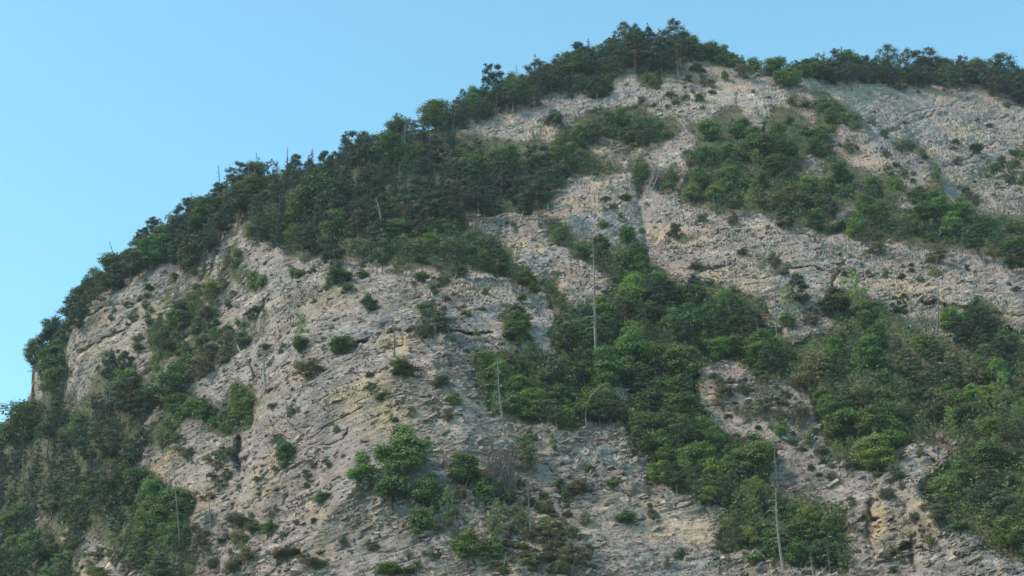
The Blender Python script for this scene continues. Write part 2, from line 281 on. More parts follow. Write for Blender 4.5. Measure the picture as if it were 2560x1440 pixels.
reg('west_wall_scrub', 'on the left wall',
 [(250, 850), (330, 880), (345, 920), (290, 905), (240, 930)], {'broad': 1, 'juniper': 1}, (30, 40), .9, dens=.5, tones=[0])
reg('butt_strip', 'in the strip down the left buttress', [(365, 830), (400, 815), (430, 830), (420, 900), (380, 960), (350, 940), (375, 880)], {'broad': 2, 'slender': 2, 'airy': 2}, (34, 54), .8, dens=.8, tones=[0, 1, 3])
reg('butt_mid', 'in the middle of the left buttress', [(470, 740), (530, 700), (560, 730), (530, 800), (480, 830), (450, 800)], {'broad': 2, 'slender': 2, 'airy': 2}, (34, 54), .8, dens=.8, tones=[0, 1, 3])
reg('butt_right', 'beside the left edge of the dome', [(560, 830), (600, 760), (650, 750), (700, 800), (650, 850), (610, 890), (560, 900)], {'airy': 4, 'broad': 1, 'slender': 2}, (32, 50), .85, dens=.6, tones=[0, 3, 4])
reg('butt_ledge', 'on the ledge over the left rib', [(430, 900), (500, 880), (560, 870), (580, 900), (500, 960), (440, 970)], {'broad': 3, 'airy': 2}, (36, 56), .85, dens=.8, tones=[0, 0, 3])
reg('rib_low', 'low between rib and dome', [(500, 1130), (560, 1110), (600, 1100), (590, 1180), (560, 1230), (510, 1260)], {'airy': 3, 'broad': 1}, (30, 46), .9, dens=.5, tones=[1, 3])
WINDOWS = [  # bare rock showing inside the woods
 [(1996, 400), (2030, 385), (2062, 405), (2052, 460), (2035, 472), (2010, 430)], [(2078, 562), (2085, 530), (2110, 518), (2142, 513), (2120, 545), (2098, 580)],
 [(2222, 493), (2250, 488), (2292, 515), (2300, 537), (2258, 530)], [(2355, 830), (2390, 830), (2432, 872), (2410, 882), (2375, 860)],
 [(2243, 872), (2275, 878), (2292, 905), (2260, 918)], [(2125, 938), (2175, 943), (2192, 962), (2138, 962)],
 [(1402, 838), (1450, 843), (1440, 862), (1398, 855)], [(1530, 950), (1562, 960), (1592, 1003), (1570, 1014), (1533, 980)],
 [(1335, 640), (1380, 638), (1422, 650), (1428, 690), (1400, 690), (1350, 678)], [(1418, 700), (1460, 720), (1530, 700), (1545, 725), (1470, 762), (1430, 752)],
 [(82, 1275), (122, 1268), (127, 1310), (105, 1327), (93, 1302)], [(148, 1342), (176, 1310), (182, 1330), (160, 1375)],
 [(1880, 312), (1912, 300), (1915, 322), (1900, 330)], [(2128, 460), (2150, 455), (2165, 480), (2140, 480)], [(1355, 950), (1385, 952), (1395, 985), (1370, 975)],
 [(2340, 1080), (2372, 1085), (2400, 1130), (2375, 1125)], [(86, 905), (112, 910), (105, 960), (80, 1010), (72, 1000)],
]
SCAT = []
def scat(name, place, pts, hr, sp, kinds=None, tones=(1, 3, 3, 4)):
    SCAT.append(dict(name=name, place=place, P=np.array(pts, float), kinds=kinds or {'juniper': 2, 'shrub': 1.5, 'airy': 8}, hr=hr, sp=sp*.62, dens=1.0, tones=tones, sc=True))
scat('sc_low', 'on the lower central slope', [(620, 1260), (900, 1290), (1280, 1230), (1560, 1200), (1820, 1290), (1840, 1440), (560, 1440)], (14, 32), 4.2)
scat('sc_ribs', 'around the central leafy clumps', [(1080, 1240), (1420, 1200), (1440, 1440), (1080, 1400)], (20, 44), 2.6)
scat('sc_dome', 'on the face of the dome', [(650, 720), (1100, 700), (1400, 900), (1180, 1060), (660, 1080)], (12, 26), 4.6)
scat('sc_mid', 'on the slope under the dome', [(640, 1080), (1200, 1060), (1560, 1090), (1560, 1180), (1260, 1180), (900, 1160), (640, 1250)], (12, 28), 3.8)
scat('sc_butt', 'on the left buttress', [(420, 680), (640, 640), (700, 700), (640, 940), (430, 980), (260, 900), (330, 780)], (18, 40), 2.6)
scat('sc_rib', 'on the left rib', [(380, 1100), (620, 1080), (600, 1260), (420, 1230)], (16, 36), 2.8)
scat('sc_lowleft', 'at the lower left corner rocks', [(180, 1340), (300, 1380), (500, 1300), (640, 1280), (640, 1440), (180, 1440)], (22, 46), 2.4)
scat('sc_knob', 'on the pale knob', [(1750, 930), (1960, 960), (2050, 1060), (2060, 1160), (1930, 1080), (1790, 1040)], (18, 42), 2.4)
scat('sc_rocks', 'on the lower right rocks', [(1960, 1200), (2080, 1140), (2300, 1130), (2320, 1250), (2500, 1400), (2130, 1440)], (16, 34), 3.2)
scat('sc_cliff', 'on the right-hand cliff', [(1660, 560), (1900, 545), (2200, 625), (2560, 690), (2560, 800), (2060, 700), (1680, 680)], (14, 30), 4.0)
scat('sc_up', 'on the pale upper cliff', [(1200, 300), (1500, 220), (1700, 160), (1960, 200), (1900, 290), (1600, 260), (1400, 290)], (14, 30), 3.0)
scat('sc_mid2', 'on the middle cliff faces', [(1230, 560), (1420, 500), (1640, 480), (1620, 590), (1500, 580), (1300, 620)], (14, 28), 4.0)
scat('sc_wall', 'on the far grey wall', [(2130, 215), (2540, 240), (2560, 520), (2360, 440), (2190, 330)], (12, 24), 5.0)
scat('sc_edge', 'below the edge of the wood', [(700, 640), (1000, 670), (1120, 690), (1100, 740), (720, 720)], (18, 36), 2.6)
scat('sc_seam', 'between the spur and the wall', [(2080, 350), (2210, 380), (2330, 470), (2270, 450), (2120, 400)], (16, 30), 2.6)
scat('sc_lwall', 'on the pale left wall', [(180, 820), (360, 700), (420, 700), (340, 780), (200, 980)], (12, 26), 4.2)
RST = 4.0; MX0, MY0 = -120, -20
mxs = np.arange(MX0, 2700, RST); mys = np.arange(MY0, 1520, RST)
GX, GY = np.meshgrid(mxs, mys)
def inpoly(P, X, Y):
    P = np.asarray(P, float); r = np.zeros(X.shape, bool); n = len(P)
    for i in range(n):
        x1, y1 = P[i]; x2, y2 = P[(i+1) % n]
        if y1 == y2: continue
        c = ((y1 > Y) != (y2 > Y)) & (X < (x2-x1)*(Y-y1)/(y2-y1)+x1)
        r ^= c
    return r
jx = GX + 13*vnoise(GX/26, GY/26, GX*0+.5, 3)+7*vnoise(GX/11, GY/11, GX*0+.5, 13); jy = GY + 13*vnoise(GX/26, GY/26, GX*0+.5, 4)+7*vnoise(GX/11, GY/11, GX*0+.5, 14)
win = np.zeros(GX.shape, bool)
for W_ in WINDOWS: win |= inpoly(W_, jx, jy)
cov = np.zeros(GX.shape, bool); den = np.zeros(GX.shape)
for r_ in REG:
    m = inpoly(r_['P'], jx, jy) & ~win
    r_['mask'] = m; cov |= m; den = np.maximum(den, m*r_['dens'])
def msample(M, x, y):
    i = np.clip(((np.asarray(x)-MX0)/RST).astype(int), 0, M.shape[1]-1); j = np.clip(((np.asarray(y)-MY0)/RST).astype(int), 0, M.shape[0]-1)
    return M[j, i]
def blur(M, n):
    M = M.astype(float); k = 2*n+1
    for ax in (0, 1):
        pad = [(n+1, n) if a == ax else (0, 0) for a in (0, 1)]
        c = np.cumsum(np.pad(M, pad, mode='edge'), axis=ax)
        M = (np.take(c, range(k, c.shape[ax]), ax) - np.take(c, range(0, c.shape[ax]-k), ax))/k
    return M
cov_f = blur(cov, 1); cov_v = blur(np.where(den < .85, den*.45, den), 1); cov_w = blur(blur(den, 5), 5)
def bil(M, x, y):
    fx = np.clip((x-MX0)/RST, 0, M.shape[1]-1.01); fy = np.clip((y-MY0)/RST, 0, M.shape[0]-1.01)
    i = fx.astype(int); j = fy.astype(int); u = fx-i; v = fy-j
    return (M[j, i]*(1-u)+M[j, i+1]*u)*(1-v)+(M[j+1, i]*(1-u)+M[j+1, i+1]*u)*v

# patches on the sighting grid: (x, y, rx, ry, angle deg, strength)
def patches(L, x, y):
    r = np.zeros(x.shape)
    for (cx, cy, rx, ry, an, st) in L:
        c, s_ = math.cos(R(an)), math.sin(R(an)); dx, dy = x-cx, y-cy
        u = (dx*c-dy*s_)/rx; v = (dx*s_+dy*c)/ry
        r = np.maximum(r, st*np.exp(-(u*u+v*v)**1.5))
    return r
OCHRE = [(2188, 1310, 16, 50, 0, 1), (2330, 1160, 34, 30, 0, .7), (1300, 605, 22, 22, 0, .9), (1340, 620, 16, 14, 0, .8), (990, 858, 42, 34, 0, 1.0), (900, 975, 110, 26, 15, .8), (960, 1040, 80, 22, 0, .6), (1830, 215, 50, 16, 0, .7), (1790, 240, 60, 22, 10, .5),
 (2010, 290, 40, 12, -25, .7), (2130, 225, 30, 16, 0, .5), (2080, 620, 50, 14, -10, .4), (2270, 745, 20, 26, 0, .5), (2200, 655, 30, 12, 0, .4), (1790, 690, 40, 16, 20, .5), (2400, 690, 60, 14, 0, .35), (240, 790, 50, 30, 0, .45), (270, 880, 60, 20, 0, .4), (560, 1000, 20, 10, 0, .4), (2470, 840, 60, 14, 0, .5),
 (1700, 600, 60, 30, 0, .3), (2230, 1380, 24, 20, 0, .5), (95, 950, 14, 50, 0, .1), (640, 1040, 30, 10, 0, .4), (2560, 850, 30, 12, 0, .4), (2000, 380, 20, 20, 0, .3), (570, 570, 20, 60, 0, .3)]
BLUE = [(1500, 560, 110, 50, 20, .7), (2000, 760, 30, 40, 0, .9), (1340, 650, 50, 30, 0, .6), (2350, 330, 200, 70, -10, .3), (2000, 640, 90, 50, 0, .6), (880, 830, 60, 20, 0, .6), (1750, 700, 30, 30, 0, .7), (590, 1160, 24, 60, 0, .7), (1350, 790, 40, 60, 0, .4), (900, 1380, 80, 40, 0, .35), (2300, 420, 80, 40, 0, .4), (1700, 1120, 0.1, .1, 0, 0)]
GRASS = [(560, 760, 50, 180, 0, .3), (420, 780, 80, 80, 30, .25), (600, 690, 30, 60, 0, .5), (430, 1120, 30, 40, 0, .6), (590, 1050, 40, 60, 0, .4), (840, 720, 120, 40, 0, .4), (720, 720, 70, 50, 0, .4), (760, 790, 90, 30, 0, .3), (1640, 175, 90, 22, 0, .7), (1290, 240, 60, 12, 20, .4),
 (1480, 225, 60, 18, 15, .5), (850, 1000, 70, 14, 25, .35), (1010, 745, 60, 20, 20, .5), (1900, 200, 60, 20, 0, .4), (2180, 1390, 60, 20, 0, .2), (2230, 1180, 60, 20, 0, .35), (1560, 362, 80, 12, 0, .7), (1880, 525, 60, 12, -10, .5), (660, 1380, 120, 60, 0, .3), (880, 1300, 80, 30, 0, .25), (1250, 1280, 120, 100, 0, .2), (1900, 630, 80, 20, 0, .2), (1800, 1150, 1, 1, 0, 0), (2440, 1340, 60, 40, -35, .4), (700, 1290, 60, 20, 0, .3), (450, 900, 80, 60, 0, .35), (1960, 1050, 60, 80, 0, .35), (2280, 500, .1, .1, 0, 0), (2470, 440, 70, 60, 0, .3)]
BROWN = [(1980, 1040, 70, 60, 0, .6), (1800, 265, 80, 30, 0, .3), (1760, 170, 80, 16, 0, .4), (1330, 1130, 70, 60, 0, .35), (1460, 1090, 110, 24, 0, .5), (1700, 1255, 100, 16, 0, .5), (1860, 1310, 60, 40, -30, .5), (850, 670, 130, 14, 0, .5), (1000, 710, 100, 14, 10, .4), (2000, 855, 80, 16, 0, .5), (2020, 980, 40, 24, 0, .7), (800, 800, 60, 60, 0, .2), (1480, 720, 60, 24, 0, .5),
 (1180, 1290, 60, 90, 0, .25), (2200, 1080, 60, 20, 0, .4), (500, 840, 80, 80, 0, .3), (1560, 480, 90, 18, 0, .35), (680, 1180, 60, 80, 0, .2), (260, 1330, 60, 30, 0, .3), (1290, 260, 80, 12, 18, .5), (2380, 620, 160, 10, -8, .4), (1750, 600, 60, 30, 0, .3)]
SMOOTH = [(930, 1380, 150, 60, 10, 1), (900, 1090, 80, 60, -30, .8), (1100, 1040, 160, 40, 0, .6), (1640, 1330, 150, 70, 0, .8), (2000, 690, 60, 60, 0, .7), (900, 660, 70, 18, 0, .8), (1350, 1180, 60, 60, 0, .6), (1840, 250, 60, 30, 0, .7), (1820, 1330, 60, 50, 0, .6), (1020, 890, 60, 30, 0, .5), (960, 750, 50, 60, 0, .5), (1300, 790, 110, 50, 0, .5)]

# ------------------------------------------------------------------ materials
def new_mat(name):
    m = bpy.data.materials.new(name); m.use_nodes = True; n = m.node_tree; n.nodes.clear()
    out = n.nodes.new('ShaderNodeOutputMaterial'); b = n.nodes.new('ShaderNodeBsdfPrincipled')
    b.inputs['Roughness'].default_value = .9; b.inputs['Specular IOR Level'].default_value = .15
    n.links.new(b.outputs[0], out.inputs[0]); return m, n, b, out
def mixc(n, fac, a, b, bt='MIX'):
    x = n.nodes.new('ShaderNodeMix'); x.data_type = 'RGBA'; x.blend_type = bt
    for k, v in ((0, fac), (6, a), (7, b)):
        if hasattr(v, 'links'): n.links.new(v, x.inputs[k])
        elif k == 0: x.inputs[k].default_value = v
        else: x.inputs[k].default_value = (*v, 1)
    return x.outputs[2]
def noise_n(n, vec, scale, detail=4, rough=.6, sc3=None):
    t = n.nodes.new('ShaderNodeTexNoise'); t.inputs['Scale'].default_value = scale; t.inputs['Detail'].default_value = detail; t.inputs['Roughness'].default_value = rough
    if sc3:
        mp = n.nodes.new('ShaderNodeMapping'); mp.inputs['Scale'].default_value = sc3[0]; mp.inputs['Rotation'].default_value = sc3[1]
        n.links.new(vec, mp.inputs[0]); vec = mp.outputs[0]
    n.links.new(vec, t.inputs['Vector']); return t.outputs['Fac']
def ramp(n, f, stops):
    r = n.nodes.new('ShaderNodeValToRGB'); n.links.new(f, r.inputs[0])
    e = r.color_ramp.elements
    while len(e) < len(stops): e.new(0.5)
    for i, (p, c) in enumerate(stops):
        e[i].position = p; e[i].color = (*c, 1) if not isinstance(c, (int, float)) else (c, c, c, 1)
    return r.outputs[0]
def attr(n, name):
    a = n.nodes.new('ShaderNodeAttribute'); a.attribute_name = name; return a
def mat_rock():
    m, n, b, out = new_mat('layered_limestone')
    g = n.nodes.new('ShaderNodeNewGeometry').outputs['Position']
    t = attr(n, 'tone').outputs['Fac']
    base = ramp(n, t, [(0.0, (.116, .093, .082)), (.3, (.202, .162, .140)), (.6, (.277, .223, .190)), (.85, (.380, .311, .258)), (1, (.56, .47, .38))])
    f1 = noise_n(n, g, .09, 5, .6)
    base = mixc(n, ramp(n, f1, [(.35, 0), (.65, .55)]), base, (.33, .26, .222))
    f0 = noise_n(n, g, .35, 4, .6, ((1, 1, .16), (0, R(10), 0)))
    base = mixc(n, 1.0, base, ramp(n, f0, [(.3, (.72, .72, .74)), (.5, (1, 1, 1)), (.7, (1.2, 1.15, 1.06))]), 'MULTIPLY')
    f2 = noise_n(n, g, 1.6, 6, .75, ((.5, .5, 1.7), (0, R(-12), 0)))
    base = mixc(n, 1.0, base, ramp(n, f2, [(.28, .52), (.5, .98), (.72, 1.4)]), 'MULTIPLY')
    f3 = noise_n(n, g, 5.0, 4, .8, ((.5, .5, 1.5), (0, R(-18), 0)))
    base = mixc(n, 1.0, base, ramp(n, f3, [(.3, .7), (.5, 1.0), (.7, 1.25)]), 'MULTIPLY')
    col = attr(n, 'veil')       # r ochre, g blue-grey, b soil
    sp = n.nodes.new('ShaderNodeSeparateColor'); n.links.new(col.outputs['Color'], sp.inputs[0])
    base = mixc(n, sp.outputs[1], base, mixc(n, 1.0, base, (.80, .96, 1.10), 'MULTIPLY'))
    base = mixc(n, sp.outputs[0], base, mixc(n, .55, mixc(n, 1.0, base, (1.45, 1.1, .68), 'MULTIPLY'), (.50, .385, .215)))
    soil = ramp(n, f2, [(.3, (.095, .062, .046)), (.6, (.19, .128, .095)), (.8, (.27, .20, .155))])
    base = mixc(n, sp.outputs[2], base, soil)
    gr = attr(n, 'grass').outputs['Fac']
    grass = ramp(n, f3, [(.3, (.042, .055, .022)), (.6, (.085, .092, .04)), (.8, (.14, .125, .065))])
    base = mixc(n, gr, base, grass)
    n.links.new(base, b.inputs['Base Color'])
    bm = n.nodes.new('ShaderNodeBump'); bm.inputs['Strength'].default_value = .8; bm.inputs['Distance'].default_value = .25
    n.links.new(f2, bm.inputs['Height'])
    b2 = n.nodes.new('ShaderNodeBump'); b2.inputs['Strength'].default_value = .6; b2.inputs['Distance'].default_value = .08
    n.links.new(f3, b2.inputs['Height']); n.links.new(bm.outputs[0], b2.inputs['Normal']); n.links.new(b2.outputs[0], b.inputs['Normal'])
    return m
def mat_leaf(name, c1, c2, rnd=.22):
    m, n, b, out = new_mat(name)
    oi = n.nodes.new('ShaderNodeObjectInfo'); ge = n.nodes.new('ShaderNodeNewGeometry')
    base = mixc(n, ge.outputs['Random Per Island'], c1, c2)
    base = mixc(n, 1.0, base, oi.outputs['Color'], 'MULTIPLY')
    hs = n.nodes.new('ShaderNodeHueSaturation')
    mr = n.nodes.new('ShaderNodeMapRange'); n.links.new(oi.outputs['Random'], mr.inputs[0]); mr.inputs[3].default_value = 1-rnd; mr.inputs[4].default_value = 1+rnd
    n.links.new(mr.outputs[0], hs.inputs['Value'])
    ml = n.nodes.new('ShaderNodeMath'); ml.operation = 'MULTIPLY'; ml.inputs[1].default_value = 7.13; n.links.new(oi.outputs['Random'], ml.inputs[0])
    fr = n.nodes.new('ShaderNodeMath'); fr.operation = 'FRACT'; n.links.new(ml.outputs[0], fr.inputs[0])
    m2 = n.nodes.new('ShaderNodeMapRange'); n.links.new(fr.outputs[0], m2.inputs[0]); m2.inputs[3].default_value = .478; m2.inputs[4].default_value = .518
    n.links.new(m2.outputs[0], hs.inputs['Hue']); n.links.new(base, hs.inputs['Color'])
    n.links.new(hs.outputs[0], b.inputs['Base Color'])
    b.inputs['Roughness'].default_value = .6; b.inputs['Specular IOR Level'].default_value = .25
    tr = n.nodes.new('ShaderNodeBsdfTranslucent'); n.links.new(hs.outputs[0], tr.inputs[0])
    mx = n.nodes.new('ShaderNodeMixShader'); mx.inputs[0].default_value = .22
    n.links.new(b.outputs[0], mx.inputs[1]); n.links.new(tr.outputs[0], mx.inputs[2]); n.links.new(mx.outputs[0], out.inputs[0])
    return m
def mat_bark(name, c1, c2):
    m, n, b, out = new_mat(name)
    tc = n.nodes.new('ShaderNodeTexCoord').outputs['Object']
    f = noise_n(n, tc, 40, 4, .7, ((1, 1, .2), (0, 0, 0)))
    oi = n.nodes.new('ShaderNodeObjectInfo')
    base = mixc(n, ramp(n, f, [(.35, 0), (.65, 1)]), c1, c2)
    n.links.new(mixc(n, 1.0, base, oi.outputs['Color'], 'MULTIPLY'), b.inputs['Base Color']); return m
M_ROCK = mat_rock()
M_PINE = mat_leaf('pine_needles', (.046, .072, .033), (.098, .130, .053))
M_SPRUCE = mat_leaf('spruce_needles', (.032, .056, .034), (.064, .094, .048))
M_BROAD = mat_leaf('broad_leaves', (.094, .155, .042), (.198, .270, .078))
M_SCRUB = mat_leaf('scrub_leaves', (.10, .125, .058), (.185, .21, .10))
M_GRASS = mat_leaf('dry_grass', (.085, .10, .04), (.17, .155, .08))
M_TWIG = mat_bark('grey_twigs', (.11, .10, .08), (.19, .175, .15))
M_BARK = mat_bark('dark_bark', (.07, .058, .048), (.15, .125, .105))
M_PBARK = mat_bark('orange_pine_bark', (.20, .115, .065), (.33, .20, .12))
M_DEAD = mat_bark('bleached_wood', (.17, .155, .145), (.34, .315, .295))

# ------------------------------------------------------------------ mesh makers
def mesh_np(name, V, Fc, mats, smooth=False, fmat=None):
    V = np.asarray(V, np.float32); Fc = np.asarray(Fc, np.int32); k = Fc.shape[1]
    me = bpy.data.meshes.new(name)
    me.vertices.add(len(V)); me.vertices.foreach_set('co', V.ravel())
    me.loops.add(Fc.size); me.loops.foreach_set('vertex_index', Fc.ravel())
    me.polygons.add(len(Fc)); me.polygons.foreach_set('loop_start', np.arange(len(Fc), dtype=np.int32)*k)
    me.polygons.foreach_set('loop_total', np.full(len(Fc), k, np.int32))
    for m in mats: me.materials.append(m)
    if fmat is not None: me.polygons.foreach_set('material_index', np.asarray(fmat, np.int32))
    me.update(calc_edges=True)
    if smooth: me.shade_smooth()
    else: me.shade_flat()
    return me
def unit(v): return v/(np.linalg.norm(v, axis=-1, keepdims=True)+1e-9)
def leaves(rng, C, N, S, asp=.55):
    n = len(C); N = unit(N); T = unit(np.cross(N, rng.normal(size=(n, 3)))); B = np.cross(N, T)
    S = np.asarray(S).reshape(-1, 1)*np.ones((n, 1))
    bend = N*S*.25
    V = np.stack([C-T*S, C-B*S*asp+bend*rng.uniform(-1, 1, (n, 1)), C+T*S, C+B*S*asp+bend*rng.uniform(-1, 1, (n, 1))], 1).reshape(-1, 3)
    Fc = np.arange(4*n).reshape(-1, 4)
    return V, Fc
def tube(path, radii, ns=5):
    P = np.asarray(path, float); rr = np.asarray(radii, float); n = len(P)
    T = unit(np.gradient(P, axis=0)); ref = np.array([0.31, .2, .93]) if abs(T[0][2]) < .8 else np.array([.9, .3, .1])
    U = unit(np.cross(T, ref)); W = np.cross(T, U)
    a = np.arange(ns)/ns*2*math.pi
    V = P[:, None]+rr[:, None, None]*(np.cos(a)[None, :, None]*U[:, None]+np.sin(a)[None, :, None]*W[:, None])
    Fc = []
    for i in range(n-1):
        for j in range(ns):
            Fc.append((i*ns+j, i*ns+(j+1) % ns, (i+1)*ns+(j+1) % ns, (i+1)*ns+j))
    return V.reshape(-1, 3), np.array(Fc)
def join(parts):
    V = []; Fc = []; o = 0
    for v, f in parts:
        V.append(v); Fc.append(f+o); o += len(v)
    return np.vstack(V), np.vstack(Fc)
def blob_leaves(rng, blobs, n, size, up=.5, shell=(.62, 1.06)):
    C = np.array([b[0] for b in blobs]); Rr = np.array([b[1] for b in blobs])
    wgt = (Rr.prod(axis=1))**(2/3); wgt /= wgt.sum()
    k = rng.choice(len(blobs), n, p=wgt)
    d = unit(rng.normal(size=(n, 3)))
    d[:, 2] = np.where((d[:, 2] < -.3) & (rng.random(n) < .6), -d[:, 2], d[:, 2])
    rad = np.clip(rng.normal(.82, .24, (n, 1)), .1, 1.5) if shell[0] > .5 else rng.uniform(*shell, (n, 1))
    P = C[k]+d*Rr[k]*rad
    N = d*1.0+np.array([0, 0, up])+rng.normal(size=(n, 3))*.40
    return leaves(rng, P, N, size*rng.uniform(.6, 1.25, n))

def proto_broad(seed, n=7500, size=.021, multi=False, airy=False):
    rng = np.random.default_rng(seed); blobs = []
    nb = 46 if not airy else 40; cone = rng.choice([0, .25, .6, .75]); flat = rng.uniform(.85, 1.1)
    lob = rng.uniform(.72, 1.12, 8)
    for i in range(nb):
        for _ in range(30):
            d = unit(rng.normal(size=3)); f = rng.uniform(.3, .95)
            az = math.atan2(d[1], d[0])/(2*math.pi)*8 % 8; L = lob[int(az) % 8]
            d = d*np.array([1, 1, flat])
            c = d*f*np.array([.40*L, .40*L, .42*(.85+.3*lob[(int(az)+3) % 8])])+np.array([0, 0, .52])
            c[:2] *= 1-cone*np.clip(c[2]-.25, 0, 1)
            if c[2] > (.12 if multi else .2): break
        r = rng.uniform(.06, .15)*(.8 if airy else 1)
        blobs.append((c, np.array([r*1.15, r*1.15, r*.78])))
    lv = blob_leaves(rng, blobs, n if not airy else int(n*.8), size, .5)
    wood = []
    if multi:
        for i in range(6):
            b = blobs[rng.integers(nb)][0]; a0 = rng.normal(size=3)*.03; a0[2] = -.03
            wood.append(tube([a0, b*.5+rng.normal(size=3)*.03, b], [.014, .010, .003], 4))
    else:
        lean = rng.normal(size=2)*.06
        t1 = np.array([lean[0], lean[1], .5])
        wood.append(tube([[0, 0, -.05], [lean[0]*.3, lean[1]*.3, .18], t1, t1+[lean[0]*.5, 0, .3]], [.028, .022, .014, .004], 6))
        for i in range(8):
            b = blobs[rng.integers(nb)][0]; z = rng.uniform(.15, .5); s0 = np.array([lean[0]*z*2, lean[1]*z*2, z])
            wood.append(tube([s0, s0*.4+b*.6+rng.normal(size=3)*.02, b], [.010, .007, .002], 4))
    return lv, join(wood)
def proto_pine(seed, n=7000, size=.019, bare=.42, umbrella=False):
    rng = np.random.default_rng(seed)
    bend = rng.normal(size=2)*.05
    def ax(z): return np.array([bend[0]*math.sin(z*3)+bend[1]*z*z*.9, bend[1]*math.sin(z*2.4), z])
    blobs = []; wood = [tube([ax(z) for z in (-.05, .15, .35, .55, .75, .93)], [.020, .017, .014, .011, .007, .003], 6)]
    k = 38 if not umbrella else 32
    for i in range(k):
        z = bare+(1-bare)*(i+rng.uniform(0, .8))/k; t = (z-bare)/(1-bare)
        prof = (1-t)**.55*(.55+.6*min(1, t*3.5)) if not umbrella else (1-abs(t-.6)**2*1.6)*.9
        L = .42*prof*rng.uniform(.45, 1.1); a = i*2.4+rng.uniform(-.5, .5)
        c = ax(z-.03)+np.array([math.cos(a)*L, math.sin(a)*L, rng.uniform(-.01, .05)])
        r = rng.uniform(.07, .15)*(1.12-.45*t)
        blobs.append((c, np.array([r*1.25, r*1.25, r*.45])))
        wood.append(tube([ax(z-.07), (ax(z-.07)+c)/2+[0, 0, -.015], c], [.006, .004, .0015], 3))
    blobs.append((ax(.95), np.array([.06, .06, .05])))
    for i in range(3):      # dead snag limbs low on the trunk
        z = rng.uniform(.15, bare); a = rng.uniform(0, 6.28); L = rng.uniform(.06, .16)
        wood.append(tube([ax(z), ax(z)+np.array([math.cos(a)*L, math.sin(a)*L, rng.uniform(-.02, .05)])], [.004, .001], 3))
    lv = blob_leaves(rng, blobs, n, size, .6, (.3, 1.08))
    return lv, join(wood)
def proto_spruce(seed, n=6000, size=.017, full=.06, sparse=1.0):
    rng = np.random.default_rng(seed); P = []; N = []; wood = [tube([[0, 0, -.05], [0, 0, .5], [0, 0, 1.0]], [.020, .011, .002], 5)]
    nl = 24
    for i in range(nl):
        z = full+(1-full)*(i/nl)**.92
        rad = .5*(1-z)**.8*rng.uniform(.75, 1.1)+.02; nbz = max(3, int(9*(1-z)+2))
        for j in range(nbz):
            if rng.random() > sparse: continue
            a = rng.uniform(0, 6.28); L = rad*rng.uniform(.6, 1.15)
            m = max(5, int(n/(nl*6.0)*(L/.28)))
            f = rng.uniform(.12, 1, m)
            dr = -.22*L*np.sin(f*2.2)+.05*f*L
            p = np.stack([math.cos(a)*L*f, math.sin(a)*L*f, z+dr], 1)
            p += rng.normal(size=(m, 3))*np.array([.026, .026, .007])*(.5+f[:, None]*.8)
            P.append(p); N.append(np.array([math.cos(a)*.4, math.sin(a)*.4, 1.])+rng.normal(size=(m, 3))*.5)
        
    P = np.vstack(P); N = np.vstack(N)
    return leaves(rng, P, N, size*rng.uniform(.7, 1.3, len(P))), join(wood)
def proto_juniper(seed, n=2600, size=.034):
    rng = np.random.default_rng(seed); blobs = []
    for i in range(14):
        a = rng.uniform(0, 6.28); d = rng.uniform(0, .38); z = rng.uniform(.25, .75)*(1-.6*d)
        r = rng.uniform(.10, .18); blobs.append((np.array([math.cos(a)*d, math.sin(a)*d, z]), np.array([r*1.2, r*1.2, r*1.25])))
    wood = [tube([[0, 0, -.06], [math.cos(a)*.1, math.sin(a)*.1, .2], [math.cos(a)*.3, math.sin(a)*.3, .55]], [.016, .012, .004], 4) for a in (0.3, 1.7, 3.1, 4.6, 5.6)]
    return blob_leaves(rng, blobs, n, size, .5), join(wood)
def proto_slender(seed, n=1700, size=.022):
    rng = np.random.default_rng(seed); blobs = []; wood = [tube([[0, 0, -.05], [.02, 0, .3], [-.01, .01, .65], [.01, 0, .97]], [.013, .010, .006, .002], 5)]
    for i in range(30):
        z = .16+.82*i/30; L = .36*math.sin(min(1, (1.03-z)*1.5)*1.57)*rng.uniform(.4, 1.1); a = i*2.4
        c = np.array([math.cos(a)*L, math.sin(a)*L, z]); r = rng.uniform(.04, .085)
        blobs.append((c, np.array([r*1.5, r*1.5, r])))
        wood.append(tube([[0, 0, z-.1], c], [.004, .001], 3))
    return blob_leaves(rng, blobs, n, size, .3, (.1, 1.2)), join(wood)
def proto_dead(seed, kind=0):
    """bare standing trunk, height 1, with broken limbs"""
    rng = np.random.default_rng(seed)
    b = rng.normal(size=2)*(.012 if kind != 3 else .06)
    def ax(z): return np.array([b[0]*math.sin(z*4), b[1]*math.sin(z*3), z])
    zs = np.linspace(-.03, 1, 9)
    trunk = tube([ax(z) for z in zs], [.0115*(1-.72*max(z, 0))*(1.25 if z < .02 else 1) for z in zs], 6)
    br = []; tw = []
    nb = {0: 14, 1: 26, 2: 16, 3: 7}[kind]
    for i in range(nb):
        z = rng.uniform(.25, .98); a = rng.uniform(0, 6.28)
        L = {0: rng.uniform(.02, .11)*(1.2-z), 1: rng.uniform(.03, .16)*(1.15-z), 2: rng.uniform(.05, .17)*(1.3-z), 3: rng.uniform(.1, .25)}[kind]
        dr = {0: .1, 1: -.35, 2: -.6, 3: .5}[kind]
        p0 = ax(z); d = np.array([math.cos(a), math.sin(a), 0])
        p1 = p0+d*L*.55+[0, 0, dr*L*.2+.01]; p2 = p0+d*L+[0, 0, dr*L]
        (br if i < 9 else tw).append(tube([p0, p1, p2], [.0034, .0024, .0009], 3))
        if kind >= 1 and rng.random() < .6:
            tw.append(tube([p1, p1+unit(d+rng.normal(size=3)*.6)*L*.45], [.0018, .0006], 3))
    return trunk, br, tw
